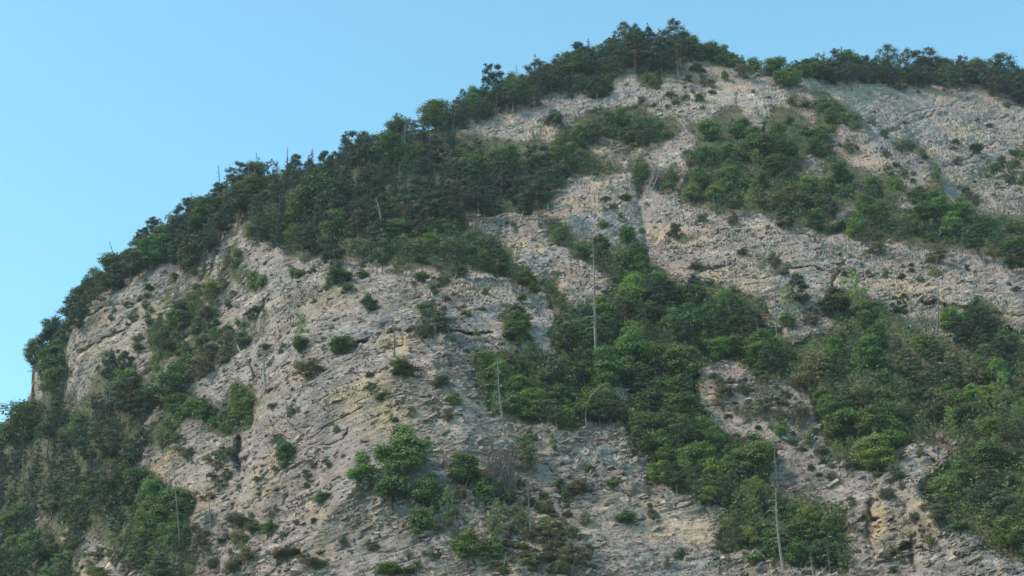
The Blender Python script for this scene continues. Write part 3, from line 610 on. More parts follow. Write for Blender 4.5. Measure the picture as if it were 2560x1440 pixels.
def proto_bare(seed):
    rng = np.random.default_rng(seed); tb = []
    for i in range(30):
        a = rng.uniform(0, 6.28); sp = rng.uniform(.05, .5); h = rng.uniform(.6, 1.0)
        e = np.array([math.cos(a)*sp, math.sin(a)*sp, h]); m = e*.5+[0, 0, .06]+rng.normal(size=3)*.03
        tb.append(tube([[math.cos(a)*.03, math.sin(a)*.03, -.04], m, e], [.018, .011, .004], 3))
        for j in range(4):
            t = rng.uniform(.45, .95); p = m+(e-m)*t if t > .5 else m
            tb.append(tube([p, p+unit(rng.normal(size=3)+np.array([0, 0, .9]))*rng.uniform(.08, .2)], [.007, .002], 3))
    return join(tb)

PROTO = {}
def store(kind, pr, leafm, woodm, wn='trunk', ln='crown'):
    (lv, wd) = pr
    kx = .5/np.percentile(np.abs(lv[0][:, :2]), 98.5); kz = 1/np.percentile(lv[0][:, 2], 99.6)
    if kind in ('spruce',): kx = 1.0
    for g in (lv, wd): g[0][:, :2] *= kx; g[0][:, 2] *= kz
    a = mesh_np(ln, lv[0], lv[1], [leafm]); b = mesh_np(wn, wd[0], wd[1], [woodm], True)
    PROTO.setdefault(kind, []).append((a, b, ln, wn))
for s_ in range(10): store('broad', proto_broad(10+s_), M_BROAD, M_BARK)
for s_ in range(9): store('pine', proto_pine(30+s_, n=(7000, 7000, 5500, 6500, 7000, 5000, 3200, 3000, 4000)[s_], bare=(.42, .3, .5, .36, .25, .45, .3, .5, .2)[s_], umbrella=s_ in (2, 5)), M_PINE, M_BARK if s_ % 2 else M_PBARK)
for s_ in range(4): store('spruce', proto_spruce(50+s_, sparse=(1, .85, .7, .95)[s_]), M_SPRUCE, M_BARK)
for s_ in range(4): store('juniper', proto_juniper(60+s_), M_SCRUB, M_TWIG, 'stem', 'foliage')
for s_ in range(4): store('shrub', proto_broad(70+s_, 3800, .030, True), M_BROAD, M_TWIG, 'stem', 'foliage')
for s_ in range(3): store('airy', proto_broad(80+s_, 4600, .020, True, True), M_SCRUB, M_TWIG, 'stem', 'foliage')
for s_ in range(3): store('slender', proto_slender(90+s_), M_BROAD, M_TWIG)
DEADP = {}
for s_ in range(8):
    k = (0, 1, 2, 3)[s_ % 4]; tr, br, tw = proto_dead(100+s_, k)
    DEADP.setdefault(k, []).append((mesh_np('trunk', *tr, [M_DEAD], True), [mesh_np('branch', *b_, [M_DEAD], True) for b_ in br], mesh_np('twigs', *join(tw), [M_DEAD], True) if tw else None))
BAREP = [mesh_np('bare_shrub', *proto_bare(120+s_), [M_TWIG], True) for s_ in range(3)]

NAMES = dict(broad='broadleaf_tree', pine='pine_tree', spruce='spruce_tree', juniper='juniper_bush', shrub='leafy_shrub', airy='airy_shrub', slender='slender_tree')
CATS = dict(broad='tree', pine='pine', spruce='spruce', juniper='bush', shrub='shrub', airy='shrub', slender='tree', dead='dead tree', bare='shrub', log='log')
NOUN = dict(broad='round-crowned tree', pine='pine', spruce='spruce', juniper='scrubby bush', shrub='leafy shrub', airy='thin airy shrub', slender='slender young tree')
TONE = [('dark green', (.78, .82, .86, 1)), ('mid green', (1., 1., 1., 1)), ('bright green', (1.28, 1.24, 1.0, 1)), ('olive', (1.35, 1.08, 1.1, 1)), ('greyish green', (1.35, 1.25, 1.55, 1))]
PLACED = []
rg = np.random.default_rng(7)
def foot(x, y):
    p, _ = grid_at(np.array([float(x)]), np.array([float(y)])); p = p[0]
    return p, float((p-CAMP) @ FW)
def put(kind, cx, by, wpx, hpx, tone=1, name=None, variant=None, sink=.03):
    """stand one plant whose foot is sighted at (cx, by)"""
    p, s = foot(cx, by); W = wpx*s/F; H = hpx*s/F/.90
    root = bpy.data.objects.new(name or NAMES[kind], None); root.empty_display_size = .1; COL.objects.link(root)
    root.location = p-np.array([0, 0, sink*H]); root.rotation_euler = (0, 0, rg.uniform(0, 6.28)); root.scale = (W, W, H)
    L = PROTO[kind]; a, b, ln, wn = L[int(rg.integers(len(L))) if variant is None else variant % len(L)]
    for me, nm in ((b, wn), (a, ln)):
        o = bpy.data.objects.new(nm, me); COL.objects.link(o); o.parent = root
        if nm == ln: o.color = TONE[tone][1]
    root['category'] = CATS[kind]
    return root, s
def tag(o, label, cat, group=None):
    o['label'] = label; o['category'] = cat
    if group: o['group'] = group

# ------------------------------------------------------------------ terrain mesh
def build_terrain():
    xs = np.concatenate([np.arange(-1500, -60, 30), np.arange(-60, 2620, 2.55), np.arange(2620, 4200, 30)])
    nr = 540
    ys0 = sky_y(xs)
    ybot = np.where((xs > -60) & (xs < 2620), 1500.0, 1500.0)
    ybot = np.maximum(ybot, ys0+60)
    t = np.linspace(0, 1, nr)[:, None]
    X = np.broadcast_to(xs, (nr, len(xs))).copy()
    Y = ys0+(ybot-ys0)*t
    X += 0; S = surf_s(X, Y)
    # rounding at the skyline so that the slope rolls over
    P = pos(X, Y, S)
    x, y, z = P[..., 0], P[..., 1], P[..., 2]
    vegc = np.clip(bil(cov_v, X, Y), 0, 1)
    vegw = np.clip(bil(cov_w, X, Y), 0, 1)
    smooth = patches(SMOOTH, X, Y)
    rock = (1-.8*vegc)
    # bedding: dip changes over the slope
    sp_ = lambda v, w: w*np.log1p(np.exp(np.clip(v/w, -30, 30)))      # tilted beds rise to the right, steeper at both ends of the slope
    g_ = .20*x+.34*sp_(x-62, 12)-.38*sp_(-(x+48), 12)+7*fbm(x/45, y/60, z/45, 3, 11)
    dip = np.arctan(.20+.34/(1+np.exp(-(x-62)/12))+.38/(1+np.exp((x+48)/12)))
    hgt = z-g_+1.3*fbm(x/20, y/20, z/20, 3, 5)+.4*fbm(x/5, y/5, z/5, 2, 6)
    along = x+.3*z+.12*y
    disp = np.zeros(X.shape); DS = np.zeros(X.shape)
    # broad gullies and ribs
    DS -= 3.3*(1-2*np.abs(fbm((x+.35*z)/15, y/20, z/34, 3, 21)))*(1-.4*smooth)*(1-.5*vegc)
    DS -= 1.0*fbm((x+.5*z)/4.5, y/6, z/6, 4, 22)*(1-.5*smooth)
    DS += grooves(X, Y)*1.2
    ck = 1-np.abs(vnoise(along/9, hgt/1.5, x*0+y/9, 201)); DS += .5*sstep(.92, 1, ck)*sstep(-.2, .3, vnoise(x/12, y/12, z/12, 202))*rock
    ck = 1-np.abs(vnoise(along/2.6+hgt*.15, hgt/7, y/9, 203)); DS += .5*sstep(.92, 1, ck)*sstep(0, .4, vnoise(x/14, y/14, z/14, 204))*rock
    tone = np.zeros(X.shape)
    for (th, ln, amp, wt, sd_) in [(2.4, 8.0, .26, .10, 31), (1.05, 3.2, .23, .20, 32), (.46, 2.4, .27, .36, 33), (.24, 1.4, .17, .34, 34)]:
        q = hgt/th+.35*vnoise(x/(ln*.7), y/(ln*.7), z/(ln*.7), sd_+40); k = np.floor(q); fr = q-k
        off = _h(k, k*0, k*0, sd_)*17
        cc = along/(ln*(.6+.8*_h(k, k*0+1, k*0, sd_)))+off; c = np.floor(cc); fc = cc-c
        hv = _h(k, c, k*0, sd_+5)
        edge = sstep(0, .14, fr)*sstep(1, .9, fr)*sstep(0, .1, fc)*sstep(1, .92, fc)
        mod = .45+.9*np.clip(.5+vnoise(x/9, y/9, z/9, sd_+9), 0, 1)
        d = (hv-.5)*1.5+.75*(fr-.5)*(.3+_h(k, c, k*0+2, sd_))+(fc-.5)*(hv*7 % 1-.5)*.7
        disp += amp*mod*(d*(.35+.65*edge))*(1-.72*smooth)*rock
        tone += wt*(_h(k, c, k*0+3, sd_+6)-.5)*2
    disp += .05*fbm(x/.6, y/.6, z/.35, 2, 61)*rock*(1-.5*smooth)
    disp += .30*fbm(x/2.2, y/2.2, z/2.2, 3, 62)*(vegc*.8+.15)
    edgef = np.clip(t*14, 0, 1)       # calm near the skyline rim
    disp *= .35+.65*edgef
    dirv = np.array([0, -.80, .60])
    P = pos(X, Y, S+DS*(.25+.75*edgef))+disp[..., None]*dirv+(.25*disp*vnoise(x/3, y/3, z/3, 71))[..., None]*np.array([1., 0, 0])
    tone = np.clip(.52+tone*.62+.22*fbm(x/14, y/14, z/8, 3, 81)+.07*smooth, 0, 1)
    n2 = fbm(x/3.2, y/3.2, z/2.4, 4, 91); n3 = fbm(x/9, y/9, z/9, 3, 92); n4 = fbm(x/1.1, y/1.1, z/.8, 3, 93)
    och = np.clip(patches(OCHRE, X+26*n2, Y+26*n3)*(.8+1.0*n4), 0, 1)*.8+np.clip((n3-.12)*1.1+n4*.3, 0, .42)
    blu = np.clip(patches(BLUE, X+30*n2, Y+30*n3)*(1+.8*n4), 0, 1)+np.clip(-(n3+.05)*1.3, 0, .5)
    brn = patches(BROWN, X+20*n2, Y+14*n3)
    soil = sstep(.30, .72, brn*.85+sstep(.1, .8, vegw)*.62+sstep(.2, .8, vegc)*.5+.30*n2+.38*n4)*.92+.10*np.clip(n2+.3, 0, 1)
    led = np.clip((n2+n3*.6)*1.6-.62, 0, 1)*.45
    gra = sstep(.38, .78, patches(GRASS, X+20*n3, Y+20*n2)*.72+led*.5+vegw*.30+vegc*.42+.12+.55*n2*.7+.45*n4)*.85
    # rows below the frame: down to the valley floor
    rows = [P]
    bot = P[-1]
    for k in range(1, 15):
        q = bot.copy(); q[:, 1] -= k*7.5*.75; q[:, 2] -= k*7.5*.80
        q += .7*vnoise(q[:, 0]/6, q[:, 1]/6, q[:, 2]/6, 77)[:, None]*np.array([0, -.7, .7])
        rows.append(q[None])
    top = P[0]; back = []
    for dy, dz in ((.6, .05), (2, .3), (6, 1.2), (14, 3.5), (32, 10), (80, 34), (220, 120), (420, 330)):
        q = top.copy(); q[:, 1] += dy; q[:, 2] -= dz
        q[:, 2] += min(dy, 4)*.12*vnoise(q[:, 0]/5, q[:, 1]/5, q[:, 2]/5, 78)
        back.append(q[None])
    nb = len(back); na = len(rows)-1
    G = np.concatenate(back[::-1]+rows, 0)
    def pad(A): return np.concatenate([np.repeat(A[:1], nb, 0), A, np.repeat(A[-1:], na, 0)], 0)
    nR, nC = G.shape[:2]
    idx = np.arange(nR*nC).reshape(nR, nC)
    Fc = np.stack([idx[:-1, :-1], idx[1:, :-1], idx[1:, 1:], idx[:-1, 1:]], -1).reshape(-1, 4)
    me = mesh_np('mountain', G.reshape(-1, 3), Fc, [M_ROCK], False)
    for nm, A in (('tone', pad(tone)), ('grass', pad(gra))):
        a = me.attributes.new(nm, 'FLOAT', 'POINT'); a.data.foreach_set('value', A.astype(np.float32).ravel())
    c = np.stack([pad(och), pad(blu), pad(soil), pad(soil)*0+1], -1)
    a = me.attributes.new('veil', 'FLOAT_COLOR', 'POINT'); a.data.foreach_set('color', np.clip(c, 0, 1).astype(np.float32).ravel())
    o = bpy.data.objects.new('mountain', me); COL.objects.link(o); o['kind'] = 'structure'
    o['label'] = 'steep layered limestone mountain with pale cliffs and brown ledges'
    return xs, P, X, Y, dip
xs_, TP, TX, TY, TDIP = build_terrain()
def grid_at(x, y):
    """terrain point nearest to a sight line, from the real displaced surface"""
    j = np.clip(np.searchsorted(xs_, x), 0, len(xs_)-1)
    sk = sky_y(xs_[j]); i = np.clip(((y-sk)/(1500-sk)*(TP.shape[0]-1)), 0, TP.shape[0]-1).astype(int)
    return TP[i, j], TDIP[i, j]

# valley floor
def build_ground():
    n = 60; a = np.linspace(-4000, 4000, n); X, Y = np.meshgrid(a, a); Z = X*0
    V = np.stack([X, Y, Z], -1).reshape(-1, 3); idx = np.arange(n*n).reshape(n, n)
    Fc = np.stack([idx[:-1, :-1], idx[:-1, 1:], idx[1:, 1:], idx[1:, :-1]], -1).reshape(-1, 4)
    m, nn, b, out = new_mat('meadow')
    g = nn.nodes.new('ShaderNodeNewGeometry').outputs['Position']
    f = noise_n(nn, g, .05, 6, .6)
    nn.links.new(ramp(nn, f, [(.3, (.05, .075, .025)), (.55, (.08, .10, .035)), (.75, (.14, .125, .07))]), b.inputs['Base Color'])
    o = bpy.data.objects.new('valley_floor', mesh_np('valley_floor', V, Fc, [m])); COL.objects.link(o); o['kind'] = 'structure'
    o['label'] = 'flat green valley meadow at the mountain foot'
build_ground()

def build_haze():
    m = bpy.data.materials.new('thin_air'); m.use_nodes = True; n = m.node_tree; n.nodes.clear()
    out = n.nodes.new('ShaderNodeOutputMaterial'); v = n.nodes.new('ShaderNodeVolumePrincipled')
    v.inputs['Color'].default_value = (.80, .90, 1.0, 1); v.inputs['Density'].default_value = .00013; v.inputs['Anisotropy'].default_value = 0.0
    n.links.new(v.outputs[0], out.inputs['Volume'])
    a, z0, z1 = 4100., -1., 300.
    V = [(x, y, z) for z in (z0, z1) for y in (-a, a) for x in (-a, a)]
    o = bpy.data.objects.new('haze', mesh_np('haze', V, [(0, 2, 3, 1), (4, 5, 7, 6), (0, 1, 5, 4), (2, 6, 7, 3), (0, 4, 6, 2), (1, 3, 7, 5)], [m])); COL.objects.link(o); o['kind'] = 'stuff'
build_haze()

# loose slabs and flakes lying proud of the rock face
def build_flakes(n=15000):
    rng = np.random.default_rng(5)
    x = rng.uniform(-40, 2600, n*3); y = rng.uniform(130, 1500, n*3)
    ok = (y > sky_y(x)+12) & (bil(cov_f, x, y) < .35) & (rng.random(n*3) > patches(SMOOTH, x, y)*.75)
    cl = vnoise(x/60, y/60, x*0, 9); ok &= (rng.random(n*3) < .55+.6*cl)
    x, y = x[ok][:n], y[ok][:n]; n = len(x)
    P, dip = grid_at(x, y)
    dip = dip+rng.normal(size=n)*.25
    L = rng.gamma(2.4, .15, n)+.15; D = L*rng.uniform(.5, .9, n); H = L*rng.uniform(.22, .5, n)
    base = np.array([(-1, -1, -1), (1, -1, -1), (1, 1, -1), (-1, 1, -1), (-1, -1, 1), (1, -1, 1), (1, 1, 1), (-1, 1, 1)], float)*.5
    V = base[None]*np.stack([L, D, H], -1)[:, None]*(1+rng.uniform(-.35, .25, (n, 8, 3)))
    yaw = rng.uniform(-.7, .7, n)
    c, s = np.cos(yaw)[:, None], np.sin(yaw)[:, None]
    V = np.stack([V[..., 0]*c-V[..., 1]*s, V[..., 0]*s+V[..., 1]*c, V[..., 2]], -1)
    pt = rng.uniform(-.7, .2, n); c, s = np.cos(pt)[:, None], np.sin(pt)[:, None]
    V = np.stack([V[..., 0], V[..., 1]*c-V[..., 2]*s, V[..., 1]*s+V[..., 2]*c], -1)
    c, s = np.cos(dip)[:, None], np.sin(dip)[:, None]
    V = np.stack([V[..., 0]*c-V[..., 2]*s, V[..., 1], V[..., 0]*s+V[..., 2]*c], -1)+P[:, None]+np.array([0, .04, -.04])
    q = np.array([(0, 3, 2, 1), (4, 5, 6, 7), (0, 1, 5, 4), (1, 2, 6, 5), (2, 3, 7, 6), (3, 0, 4, 7)])
    Fc = (q[None]+np.arange(n)[:, None, None]*8).reshape(-1, 4)
    me = mesh_np('loose_slabs', V.reshape(-1, 3), Fc, [M_ROCK])
    a = me.attributes.new('tone', 'FLOAT', 'POINT'); a.data.foreach_set('value', np.repeat(rng.beta(2.4, 2, n), 8).astype(np.float32))
    a = me.attributes.new('grass', 'FLOAT', 'POINT')
    so = patches(BROWN, x, y)*.5
    c4 = np.stack([np.clip(patches(OCHRE, x, y)*.8+rng.uniform(-.4, .25, n), 0, 1), patches(BLUE, x, y), so, so*0+1], -1)
    a = me.attributes.new('veil', 'FLOAT_COLOR', 'POINT'); a.data.foreach_set('color', np.repeat(c4, 8, 0).astype(np.float32).ravel())
    o = bpy.data.objects.new('loose_slabs', me); COL.objects.link(o); o['kind'] = 'stuff'; o['label'] = 'countless broken limestone slabs and flakes on the cliff faces'
build_flakes()

# undergrowth below and between the trees, grass tufts on the ledges: too many to count
def scatter_tufts(name, label, mat, n, prob, size, nl, spread, seed, nrm_up=.7, tall=.6):
    rng = np.random.default_rng(seed)
    x = rng.uniform(-60, 2620, n*6); y = rng.uniform(120, 1498, n*6)
    p = prob(x, y, rng); ok = (y > sky_y(x)+2) & (rng.random(n*6) < p)
    x, y = x[ok][:n], y[ok][:n]; m = len(x)
    P, _ = grid_at(x, y)
    sc_ = rng.uniform(.6, 1.5, m)
    C = np.repeat(P, nl, 0); s_ = np.repeat(sc_, nl)
    off = rng.normal(size=(len(C), 3))*np.array([spread, spread, 0]); off[:, 2] = np.abs(rng.normal(size=len(C)))*tall*spread
    C = C+off*s_[:, None]+np.array([0, -.1, 0])
    N = rng.normal(size=(len(C), 3))+np.array([0, -.4, nrm_up])
    V, Fc = leaves(rng, C, N, size*s_*rng.uniform(.6, 1.3, len(C)))
    o = bpy.data.objects.new(name, mesh_np(name, V, Fc, [mat])); COL.objects.link(o); o['kind'] = 'stuff'; o['label'] = label
    return o
scatter_tufts('undergrowth', 'dense low undergrowth filling the woods between the trunks', M_BROAD, 13000,
              lambda x, y, r: sstep(.45, .8, bil(cov_v, x, y))*np.where(bil(cov_w, x, y) > .4, 1, .7), .20, 9, .55, 1, tall=1.0).color = (.72, .72, .8, 1)
scatter_tufts('scrub_fringe', 'low olive scrub and herbs along the wood edges and ledges', M_SCRUB, 15000,
              lambda x, y, r: np.clip(sstep(.12, .5, bil(cov_w, x, y))*(1-bil(cov_f, x, y))*.8+patches(GRASS, x, y)*.7+.05, 0, 1)*(.3+.7*(vnoise(x/22, y/22, x*0, 5) > .0)), .15, 9, .42, 2)
scatter_tufts('grass_tufts', 'dry grass tufts on the rock ledges', M_GRASS, 9000,
              lambda x, y, r: np.clip((patches(GRASS, x, y)*.7+.10+.35*patches(BROWN, x, y))*(1-bil(cov_f, x, y)), 0, 1)*(.2+.8*(vnoise(x/30, y/16, x*0, 6) > .1)), .10, 6, .22, 3)

# ------------------------------------------------------------------ single plants that stand out: kind, x, foot y, width px, height px, tone, label
SINGLES = [
 ('broad', 1012, 1215, 140, 140, 1, 'biggest dark round tree clump on the pale lower slope'),
 ('broad', 1000, 1168, 95, 105, 1, 'pointed leafy tree crowning the big central clump'),
 ('broad', 978, 1282, 105, 110, 0, 'very dark bush at the lower left of the big central clump'),
 ('broad', 1062, 1282, 90, 95, 1, 'leafy tree with pale stems at the lower right of the big central clump'),
 ('shrub', 1047, 1350, 66, 78, 1, 'leafy shrub hanging directly below the big central clump'),
 ('broad', 903, 1212, 72, 78, 2, 'bright round bush just left of the big central clump'),
 ('airy', 908, 1238, 58, 48, 4, 'grey-green skirt of twigs under the bright round bush'),
 ('broad', 1160, 1222, 112, 92, 1, 'wide open-branched tree between the big clump and the bare shrub'),
 ('shrub', 1210, 1272, 60, 76, 0, 'upright dark shrub beside the foot of the bare grey shrub'),
 ('shrub', 1268, 1258, 38, 36, 0, 'small round dark bush at the foot of the bare grey shrub'),
 ('slender', 1118, 1318, 44, 100, 1, 'slender birch-like tree with a pale stem below the wide open-branched tree'),
 ('slender', 1075, 1340, 36, 70, 1, 'thin young tree squeezed between two shrubs under the central clump'),
 ('slender', 1240, 1350, 54, 100, 1, 'narrow leafy column left of the leaning grey snag'),
 ('shrub', 1236, 1402, 50, 62, 1, 'lower bush of the narrow leafy column'),
 ('broad', 1168, 1412, 84, 84, 2, 'fresh green tree low on the slope under the slender birch'),
 ('slender', 1302, 1350, 48, 86, 1, 'leafy young tree touching the leaning grey snag'),
 ('airy', 1312, 1188, 84, 100, 1, 'light airy shrub behind the bare grey shrub'),
 ('airy', 1388, 1375, 96, 70, 3, 'olive spreading shrub right of the leaning grey snag'),
 ('shrub', 1355, 1350, 50, 40, 1, 'low bush hugging the leaning snag on its right'),
 ('airy', 1425, 1440, 92, 74, 3, 'wiry olive shrub near the bottom of the slope'),
 ('shrub', 1330, 1425, 54, 34, 3, 'flat bush left of the wiry olive shrub'),
 ('airy', 1450, 1238, 64, 36, 3, 'low spreading bush alone on the pale scree'),
 ('juniper', 1400, 1222, 26, 18, 0, 'tiny dark bush above the low spreading bush'),
 ('shrub', 1530, 1228, 32, 30, 1, 'small green bush on the scree left of the wooded bank'),
 ('shrub', 1564, 1314, 52, 32, 1, 'flat green bush alone on the lower scree'),
 ('juniper', 1700, 1398, 42, 30, 1, 'small dark bush near the bottom of the right scree'),
 ('shrub', 1888, 1420, 46, 32, 2, 'bright yellow-green mound at the foot of the lower wood'),
 ('juniper', 1475, 1395, 22, 34, 0, 'tiny upright bush right of the wiry olive shrub'),
 ('airy', 1078, 848, 100, 76, 4, 'grey-green feathery bush on the ledge across the central dome'),
 ('shrub', 1062, 800, 46, 46, 1, 'dark leafy bush rising behind the grey-green feathery bush'),
 ('airy', 1286, 826, 92, 70, 1, 'feathery green bush on the ledge near the dome shoulder'),
 ('broad', 1296, 840, 70, 62, 1, 'leafy small tree amid the feathery bush at the dome shoulder'),
 ('shrub', 1290, 862, 70, 40, 0, 'dark bush hanging below the ledge at the dome shoulder'),
 ('shrub', 920, 785, 42, 48, 0, 'dark small bush high on the dome'),
 ('shrub', 848, 886, 58, 52, 0, 'dark bush at the left end of the dome ledge'),
 ('slender', 750, 884, 42, 96, 1, 'pale green conical sapling on the left flank of the dome'),
 ('shrub', 752, 886, 44, 40, 0, 'dark low bush at the foot of the pale conical sapling'),
 ('airy', 772, 948, 84, 50, 3, 'wide olive bush below the pale conical sapling'),
 ('shrub', 1006, 955, 66, 50, 1, 'round green bush beneath the short grey stump on the dome'),
 ('airy', 990, 925, 40, 30, 2, 'light sprig at the foot of the short grey stump'),
 ('shrub', 958, 1000, 46, 28, 3, 'small brownish bush on the cream-coloured bedding'),
 ('slender', 1190, 858, 26, 36, 1, 'little leafy sapling under the dome ledge'),
 ('juniper', 1210, 742, 22, 18, 0, 'single small bush at the top of the dome'),
 ('shrub', 1304, 758, 28, 20, 1, 'small bush on the upper dome shoulder'),
 ('shrub', 1132, 1020, 38, 38, 2, 'bright small bush in the middle of the pale slope'),
 ('airy', 1120, 1058, 40, 34, 3, 'olive bush under the bright small bush'),
 ('juniper', 1098, 975, 60, 34, 3, 'brownish twiggy bush left of the leafy thicket'),
 ('shrub', 852, 716, 62, 40, 0, 'dark rounded bush under the mixed wood edge'),
 ('juniper', 838, 690, 40, 40, 0, 'upright bush joined to the dark rounded bush'),
 ('shrub', 728, 698, 20, 36, 1, 'narrow bush on the pale ledge at the wood edge'),
 ('shrub', 748, 694, 32, 26, 2, 'round bush on the pale ledge at the wood edge'),
 ('broad', 712, 1172, 54, 72, 0, 'small dark tree alone on the left flank of the pale slope'),
 ('juniper', 710, 1178, 30, 20, 1, 'low bush at the foot of the small lone dark tree'),
 ('airy', 690, 1120, 44, 28, 3, 'dry olive bush beside the small lone dark tree'),
 ('shrub', 820, 1172, 22, 20, 1, 'tiny bush level with the small lone dark tree'),
 ('juniper', 838, 1088, 20, 22, 1, 'tiny bush under the smooth grey slab'),
 ('shrub', 806, 1258, 52, 26, 1, 'flat green and brown bush left of the central clump'),
 ('juniper', 765, 1222, 26, 16, 3, 'tiny olive tuft between the lone tree and the flat bush'),
 ('juniper', 985, 1058, 24, 14, 0, 'tiny dark tuft over the central clump'),
 ('airy', 590, 1350, 92, 64, 3, 'spreading olive bush beside the two bare poles'),
 ('shrub', 668, 1345, 42, 48, 1, 'small upright green tree right of the spreading olive bush'),
 ('airy', 602, 1425, 80, 62, 3, 'rounded olive bush at the lower left of the pale slope'),
 ('shrub', 632, 1338, 30, 34, 1, 'little bush between the olive bush and the upright one'),
 ('juniper', 706, 1352, 30, 20, 3, 'small olive tuft above the pale scree'),
 ('airy', 720, 1400, 90, 26, 3, 'low creeping olive bush near the bottom edge'),
 ('airy', 790, 1425, 90, 26, 3, 'brown-green creeping bush at the bottom edge'),
 ('shrub', 972, 1440, 80, 30, 2, 'bright creeping bush below the pile of dead wood'),
 ('shrub', 1022, 1442, 36, 26, 1, 'round bush right of the bright creeping bush'),
 ('juniper', 936, 1378, 24, 24, 3, 'tiny bush above the pile of dead wood'),
 ('juniper', 1065, 1390, 22, 14, 3, 'tiny olive bush right of the pile of dead wood'),
 ('juniper', 1100, 1392, 26, 16, 3, 'tiny round bush on the smooth grey scree'),
 ('slender', 1976, 822, 54, 118, 1, 'upright dark tree standing against the east cliff'),
 ('shrub', 1970, 832, 40, 50, 0, 'dark bush hanging under the upright tree at the east cliff'),
 ('pine', 2002, 772, 66, 92, 0, 'bent-topped pine leaning against the east cliff'),
 ('slender', 2142, 800, 66, 132, 2, 'pale pointed tree rising before the east cliff'),
 ('pine', 2092, 800, 78, 82, 0, 'dark flat-topped pine left of the pale pointed tree'),
 ('pine', 2257, 815, 50, 76, 0, 'dark bushy pine alone before the east cliff'),
 ('slender', 2308, 822, 30, 52, 1, 'thin light tree between the lone pine and the tall bare pole'),
 ('airy', 2028, 822, 40, 38, 3, 'pale olive sapling on the bank under the east cliff'),
 ('broad', 2376, 830, 60, 64, 2, 'bright round tree right of the tall bare pole'),
 ('pine', 2458, 880, 80, 132, 0, 'tall dark pine before the cream band of the east cliff'),
 ('pine', 2410, 890, 64, 96, 0, 'short dark-stemmed pine on the white bank'),
 ('pine', 1738, 775, 56, 84, 0, 'pine with bare orange trunk at the gully head'),
 ('pine', 1840, 838, 62, 100, 0, 'pine with long orange trunk among the gully trees'),
 ('pine', 1878, 880, 66, 120, 0, 'dark crooked pine at the right side of the gully'),
 ('pine', 1500, 650, 60, 60, 1, 'bushy pine where the gully strip begins'),
 ('broad', 1590, 690, 90, 80, 0, 'dark round tree under the notch of the pale cliff'),
 ('broad', 1578, 800, 86, 96, 2, 'yellow-green tree glowing in the middle of the gully'),
 ('pine', 1660, 792, 104, 96, 0, 'broad blackish pine beside the yellow-green gully tree'),
 ('juniper', 2218, 1255, 46, 28, 0, 'dark little bush alone on the lower right rocks'),
 ('broad', 2192, 1185, 100, 92, 2, 'bright round tree at the tip of the scrub wood'),
 ('broad', 2100, 1110, 92, 84, 1, 'olive green tree left above the bright round tree'),
 ('airy', 1905, 1045, 54, 80, 4, 'sparse grey-green pine sapling on the pale knob'),
 ('juniper', 1870, 990, 50, 28, 3, 'scrubby tuft on top of the pale knob'),
 ('shrub', 1905, 955, 46, 30, 1, 'green bush on the brow of the pale knob'),
 ('airy', 1955, 1095, 44, 40, 2, 'yellowish bush beside the dead grey brush'),
 ('airy', 2240, 1205, 50, 24, 3, 'low bush on the pale rocks under the scrub wood'),
 ('airy', 2130, 1180, 44, 24, 1, 'low bush between the rocks left of the bright round tree'),
 ('airy', 2350, 1330, 60, 60, 1, 'see-through green shrub on the lower right rocks'),
 ('shrub', 2400, 1340, 50, 30, 1, 'low bush under the hanging wood at the lower right'),
 ('shrub', 2212, 348, 22, 26, 0, 'small dark bush under the far grey wall'),
 ('shrub', 2440, 385, 40, 26, 0, 'bush clinging to the middle of the far wall'),
 ('airy', 2395, 412, 24, 24, 0, 'faint bush clinging low on the far wall'),
 ('shrub', 1742, 182, 30, 26, 1, 'round bush on the pale brow right below the summit'),
 ('shrub', 1812, 205, 18, 36, 1, 'narrow bush on the brow east of the summit'),
 ('airy', 1860, 200, 60, 34, 4, 'grey bush on the brow east of the summit'),
 ('airy', 1780, 225, 30, 26, 4, 'faint bush on the pale face under the summit'),
 ('shrub', 1770, 335, 30, 36, 0, 'dark bush where the east wood begins'),
 ('juniper', 1560, 505, 26, 18, 3, 'small bush at the top of the grey middle face'),
 ('shrub', 1565, 612, 42, 50, 1, 'round bush in the shadowed notch of the middle face'),
 ('airy', 1690, 605, 40, 44, 0, 'dark thin bush on the face right of the notch'),
 ('juniper', 1755, 565, 36, 26, 1, 'small bush at the brow of the east cliff'),
 ('airy', 1935, 665, 40, 30, 4, 'faint bush clinging to the east cliff'),
 ('airy', 2340, 665, 60, 50, 3, 'olive bush on the upper part of the east cliff'),
 ('airy', 2190, 640, 60, 30, 3, 'brownish bush under the brow of the east cliff'),
 ('juniper', 1855, 640, 26, 18, 0, 'tiny bush on the east cliff'),
 ('airy', 1385, 318, 50, 44, 4, 'grey leafless-looking bush on the scar under the crest'),
 ('airy', 1190, 312, 30, 30, 1, 'bush at the west end of the crest scar'),
 ('pine', 1536, 172, 50, 92, 0, 'leaning thin pine at the left end of the summit group'), ('pine', 1562, 160, 62, 116, 0, 'tall dark pine left on the summit'), ('pine', 1592, 152, 56, 104, 0, 'tall pine second on the summit'),
 ('spruce', 1622, 148, 44, 100, 0, 'narrow dark conifer in the middle of the summit'), ('spruce', 1650, 148, 32, 86, 0, 'slim small conifer beside the highest tree'), ('pine', 1682, 152, 84, 116, 0, 'highest broadest pine on the summit'), ('pine', 1710, 156, 62, 84, 0, 'sloping pine at the right end of the summit'),
 ('pine', 1452, 200, 72, 106, 0, 'tall round-topped pine on the crest left of summit'), ('pine', 1396, 226, 60, 100, 1, 'loose pine standing up from the crest left of summit'), ('spruce', 1206, 262, 40, 82, 0, 'pointed spruce where the crest scar begins'), ('pine', 1345, 236, 70, 92, 0, 'wide pine on the crest over the scar'),
